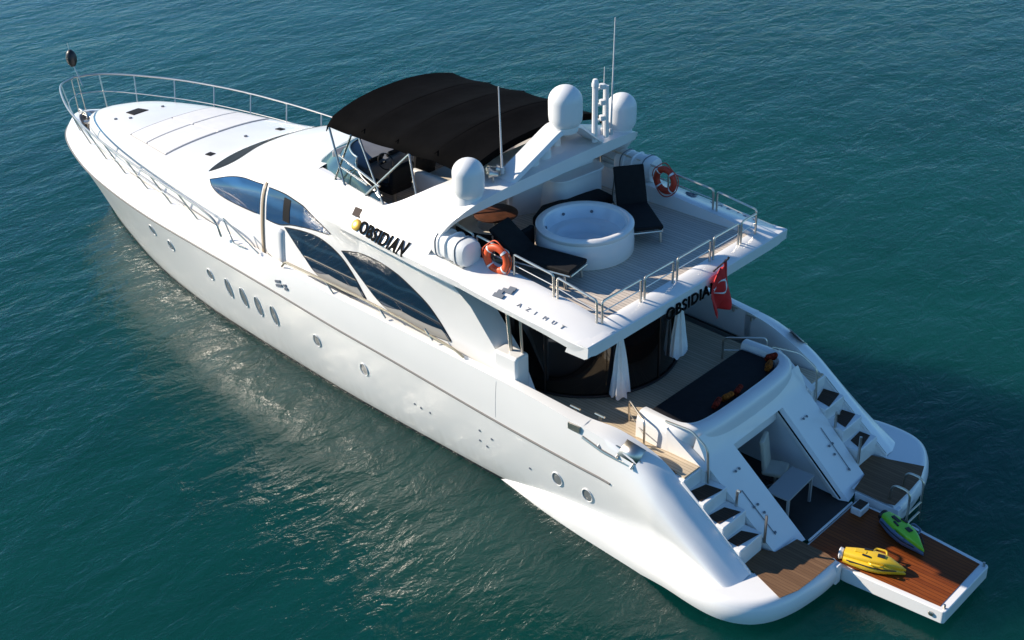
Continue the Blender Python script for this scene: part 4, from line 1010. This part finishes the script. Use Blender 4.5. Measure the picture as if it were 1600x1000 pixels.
# curved sofa around the table
e = empty('corner_sofa', (9.27, 1.33, 4.70)); tag(e, 'curved cream sofa with black seat backs around the round wooden table', 'sofa')
def ring_sector(r0, r1, z0, z1, a0, a1, n=24):
    m = MB(); rws = []
    for k in range(n+1):
        a = R(a0+(a1-a0)*k/n); c_, s_ = math.cos(a), math.sin(a); rws.append([Vector((c_*r0, s_*r0, z0)), Vector((c_*r1, s_*r1, z0)), Vector((c_*r1, s_*r1, z1)), Vector((c_*r0, s_*r0, z1))])
    m.grid(rws, True); m.add(rws[0], [(0, 1, 2, 3)]); m.add(rws[-1], [(0, 1, 2, 3)]); return m
obj('base', ring_sector(.52, .86, 0, .38, -40, 196), cream, e, bevel=.03)
obj('seat_cushion', ring_sector(.40, .80, .382, .50, -38, 194), cream, e, bevel=.04)
obj('backrest', ring_sector(.78, .90, .10, .62, 62, 198), blackf, e, bevel=.04)
obj('backrest', ring_sector(.80, .98, .20, .84, -38, 60), cream, e, bevel=.05)
e = empty('sun_cushion', (8.62, -.95, 4.70)); tag(e, 'low black lounge bed between the bar cabinet and the hot tub', 'lounge bed')
p = MB(); p.prism([(-.28, -.5), (.25, -.6), (.62, .9), (.35, 1.5), (.12, 1.45), (.18, .75)], .22, .46); obj('cushion', p, blackf, e, bevel=.07, seg=3)
p = MB(); p.prism([(-.22, -.44), (.2, -.54), (.55, .9), (.32, 1.42), (.17, 1.38), (.22, .75)], 0, .22); obj('base', p, blackf, e)

e = empty('bar_cabinet', (9.35, -1.15, 4.70), R(-6)); tag(e, 'white wet bar cabinet with rounded front under the radar arch', 'bar')
def rrect(x0, x1, y0, y1, r_, n=6):
    pts = []
    for cx, cy, a0 in [(x1-r_, y1-r_, 0), (x0+r_, y1-r_, 90), (x0+r_, y0+r_, 180), (x1-r_, y0+r_, 270)]:
        for k in range(n+1): a = R(a0+90*k/n); pts.append((cx+r_*math.cos(a), cy+r_*math.sin(a)))
    return pts
p = MB(); p.prism(rrect(-.42, .5, -.72, .72, .3), 0, .84); obj('body', p, gel, e, bevel=.02)
p = MB(); p.prism(rrect(-.46, .54, -.76, .76, .32), .84, .90); obj('worktop', p, gel, e, bevel=.02)
p = MB(); p.prism(rrect(-.1, .48, -.66, .66, .12), .90, 1.02); obj('raised_lid', p, gel, e, bevel=.03)

# flag
e = empty('ensign', (5.22, -.60, 4.50)); e.scale = (1, 1.12, .94); tag(e, 'red flag with white crescent and star drooping from a staff on the aft rail', 'flag')
p = MB(); p.tube([(0, 0, 0), (-.42, -.12, .55)], .018, 8); p.lathe([(0, -.03), (.03, 0), (0, .03)], (-.42, -.12, .57), 10); obj('flagstaff', p, darkpl, e)
fm = MB(); rws = []
nU, nV = 16, 18
def flagpt(uu, vv):   # uu along the hoist-to-fly fold (hanging down), vv across
    w_ = .10+.40*min(1, vv*1.6+.15)
    x = -.36+(.075*math.sin(uu*8+vv*3.5)+.03*math.sin(uu*17-vv*6))*(.35+vv); y = -.08+(uu-.40)*w_*1.15+.03*math.sin(vv*5); z = .50-1.22*vv-.16*uu*(1-vv)
    return Vector((x, y, z))
for i in range(nU+1): rws.append([flagpt(i/nU, j/nV) for j in range(nV+1)])
fm.grid(rws); cloth = obj('cloth', fm, flagred, e, angle=80, solid=.008)
def flag_local(a, b): # local coordinates around crescent centre -> cloth surface
    uu, vv = .48+a, .44+b; p_ = flagpt(uu, vv); return p_+Vector((-.012, .0, 0))
cm = MB(); n = 24; o_ = []; i_ = []
for k in range(n+1):
    a = R(50+260*k/n); o_.append(flag_local(.34*math.cos(a), .16*math.sin(a)))
    a2 = R(62+236*k/n); i_.append(flag_local(.09+.27*math.cos(a2), .125*math.sin(a2)))
cm.grid([o_, i_]); obj('crescent', cm, flagwhite, cloth, solid=.004)
stp = MB(); pts = [flag_local(.30+(.12 if k % 2 == 0 else .05)*math.cos(R(180+36*k)), .0+(.055 if k % 2 == 0 else .023)*math.sin(R(180+36*k))) for k in range(10)]
stp.add([flag_local(.30, 0)]+pts, [(0, 1+k, 1+(k+1) % 10) for k in range(10)]); obj('star', stp, flagwhite, cloth, solid=.004)

# curtains at the saloon door
def curtain(ang, label, bz_=2.16):
    a = R(ang); c_ = Vector((7.95-2.16*math.cos(a), 2.16*math.sin(a), bz_)); e = empty('door_curtain', c_); tag(e, label, 'curtain', 'white curtains at the saloon door')
    m = MB(); rws = []
    for j in range(15):
        t = j/14; z = (4.34-bz_)*t; rad = .045+.19*max(0, 1-t/.62)**.85; row = []
        for k in range(48):
            b = 2*math.pi*k/48; q = rad*(1+.16*math.sin(b*7+.9*math.sin(t*4+ang))+.10*math.sin(b*11+ang*2)+.06*math.sin(b*3+t*6)); row.append(Vector((q*math.cos(b)*.7, q*math.sin(b), z+(.04*math.sin(b*7+1)+.03*math.sin(b*2+ang))*(1-t))))
        rws.append(row)
    m.grid(rws, True); obj('drape', m, curt, e, angle=80)
    q = MB(); q.tube([(.085*math.cos(R(t)), .10*math.sin(R(t)), 1.75) for t in range(0, 360, 24)], .014, 6, closed=True); obj('tie_band', q, curt, e)
curtain(30, 'white gathered curtain nearer the port side of the saloon door')
curtain(-18, 'white gathered curtain hanging beneath the red flag at the saloon door', 2.42)

# cushions on the sunbed
cs = [((3.98, .62, 2.58), redcush, 20, 'dark red patterned cushion at the port end of the black sunbed row'), ((3.96, .28, 2.58), orcush, -10, 'orange patterned cushion second from port on the black sunbed'), ((3.94, -.05, 2.58), redcush, 15, 'red patterned cushion in the middle of the black sunbed'),
      ((3.98, -1.22, 2.60), orcush, 30, 'orange patterned cushion near the starboard end of the black sunbed'), ((4.12, -1.52, 2.62), redcush, -25, 'bright red cushion in the far starboard corner of the black sunbed')]
for c_, m_, a, lb in cs:
    e = obj('cushion', MB().box((0, 0, 0), (.11, .27, .20), Matrix.Rotation(R(-30), 3, 'Y')), m_, None, bevel=.045, seg=3); e.location = c_; e.rotation_euler = (0, 0, R(a)); tag(e, lb, 'cushion', 'patterned cushions on the sunbed')

# garage: chair and table
e = empty('desk_chair', (3.02, -.22, .49), R(200)); tag(e, 'taupe swivel chair standing in the open stern garage', 'chair')
p = MB(); p.box((0, 0, .48), (.48, .50, .12)); obj('seat', p, chairm, e, bevel=.05, seg=3)
p = MB(); p.box((-.24, 0, .86), (.10, .46, .72), Matrix.Rotation(R(-8), 3, 'Y')); obj('backrest', p, chairm, e, bevel=.04, seg=3)
p = MB(); p.tube([(0, 0, .08), (0, 0, .44)], .035, 8); obj('gas_column', p, chrome, e)
for k in range(5):
    a = R(72*k); p = MB(); p.tube([(0, 0, .12), (.27*math.cos(a), .27*math.sin(a), .05)], .025, 6); obj('leg', p, darkpl, e)
e = empty('work_table', (2.42, .18, .49), R(4)); tag(e, 'grey low table standing inside the open stern garage', 'table')
p = MB(); p.box((0, 0, .62), (.52, 1.05, .04)); obj('tabletop', p, tabm, e, bevel=.01)
for sx in (1, -1):
    for sy in (1, -1): p = MB(); p.box((sx*.22, sy*.47, .30), (.05, .05, .60)); obj('leg', p, tabm, e)

# small white step box
e = empty('boarding_step', (1.30, -.68, .48)); tag(e, 'small white step box with dark pad beside the starboard platform', 'step')
p = MB(); p.box((0, 0, .09), (.24, .34, .18)); obj('body', p, gel, e, bevel=.03)
p = MB(); p.box((0, 0, .184), (.19, .29, .01)); obj('tread', p, teakstep, e)

# swim ladder
e = empty('swim_ladder', (.70, -1.55, .64)); tag(e, 'steel swim ladder hooped over the starboard platform edge', 'ladder')
for y in (.28, -.28):
    p = MB(); p.tube(rounded([(.28, y, 0), (.26, y, .36), (-.14, y, .36), (-.14, y, -.75)], .16, 8), .026, 8); obj('side_hoop', p, chrome, e)
for z in (-.2, -.45, -.7):
    p = MB(); p.tube([(-.14, .28, z), (-.14, -.28, z)], .022, 8); obj('rung', p, chrome, e)

# underwater scooters on the platform
def scooter(loc, rz, label, top, body, roll=0):
    e = empty('water_scooter', loc, rz); tag(e, label, 'water scooter', 'water scooters lying on the folded-out platform'); e.rotation_euler = (roll, 0, rz)
    def hullish(sx, w_, z0, z1, n=20, squeeze=1.0):
        m = MB(); rws = []
        for i in range(n+1):
            t = i/n; x = -.58+1.16*t
            hw = w_*(.62+.38*math.sin(math.pi*min(1, t*1.15)))*(1 if t < .55 else max(.02, 1-((t-.55)/.45)**2.2)); hh = (z1-z0)*(.75+.25*math.sin(math.pi*t))*(1 if t < .6 else max(.25, 1-.7*((t-.6)/.4)**2))
            rws.append([Vector((x, math.copysign(abs(math.cos(a))**.6, math.cos(a))*hw, z0+hh/2+math.copysign(abs(math.sin(a))**.6, math.sin(a))*hh/2)) for a in [2*math.pi*k/20 for k in range(20)]])
        m.grid(rws, True); m.add(rws[0], [tuple(range(20))]); m.add(rws[-1], [tuple(range(20))]); return m
    obj('lower_hull', hullish(1, .24, 0, .20), body, e, angle=50)
    obj('upper_shell', hullish(1, .17, .09, .29), top, e, angle=50)
    for sy in (1, -1):
        p = MB(); p.tube(rounded([(.18, sy*.17, .18), (.16, sy*.25, .24), (-.05, sy*.25, .24), (-.08, sy*.18, .2)], .05), .022, 8); obj('handle', p, top if top is yel else body, e)
    p = MB(); p.box((.10, 0, .295), (.14, .10, .02)); obj('display', p, darkpl, e, bevel=.01)
    p = MB(); p.lathe([(.0, 0), (.10, 0), (.12, -.06), (.09, -.08), (0, -.06)], (-.60, 0, .12), 18, axis=(1, 0, 0)); obj('jet_nozzle', p, darkpl if top is green else flagwhite, e)
    for sy in (1, -1):
        p = MB(); p.box((-.16, sy*.10, .292), (.16, .045, .02), Matrix.Rotation(R(8*sy), 3, 'Z')); obj('grip_pad', p, darkpl, e, bevel=.008)
        p = MB(); p.tube([(-.5, sy*.19, .14), (-.1, sy*.235, .15), (.2, sy*.225, .15), (.42, sy*.12, .13)], .012, 6); obj('trim_line', p, darkpl, e)
    p = MB(); p.box((-.28, 0, .28), (.22, .08, .03)); obj('rear_grip', p, darkpl if top is green else yel, e, bevel=.01)
    return e
scooter((.22, .62, .482), R(197), 'yellow water scooter lying nearest the sunlit corner of the platform', yel, yel)
scooter((.22, -.50, .482), R(157), 'lime green and blue grey water scooter beside the swim ladder', green, bluegrey)
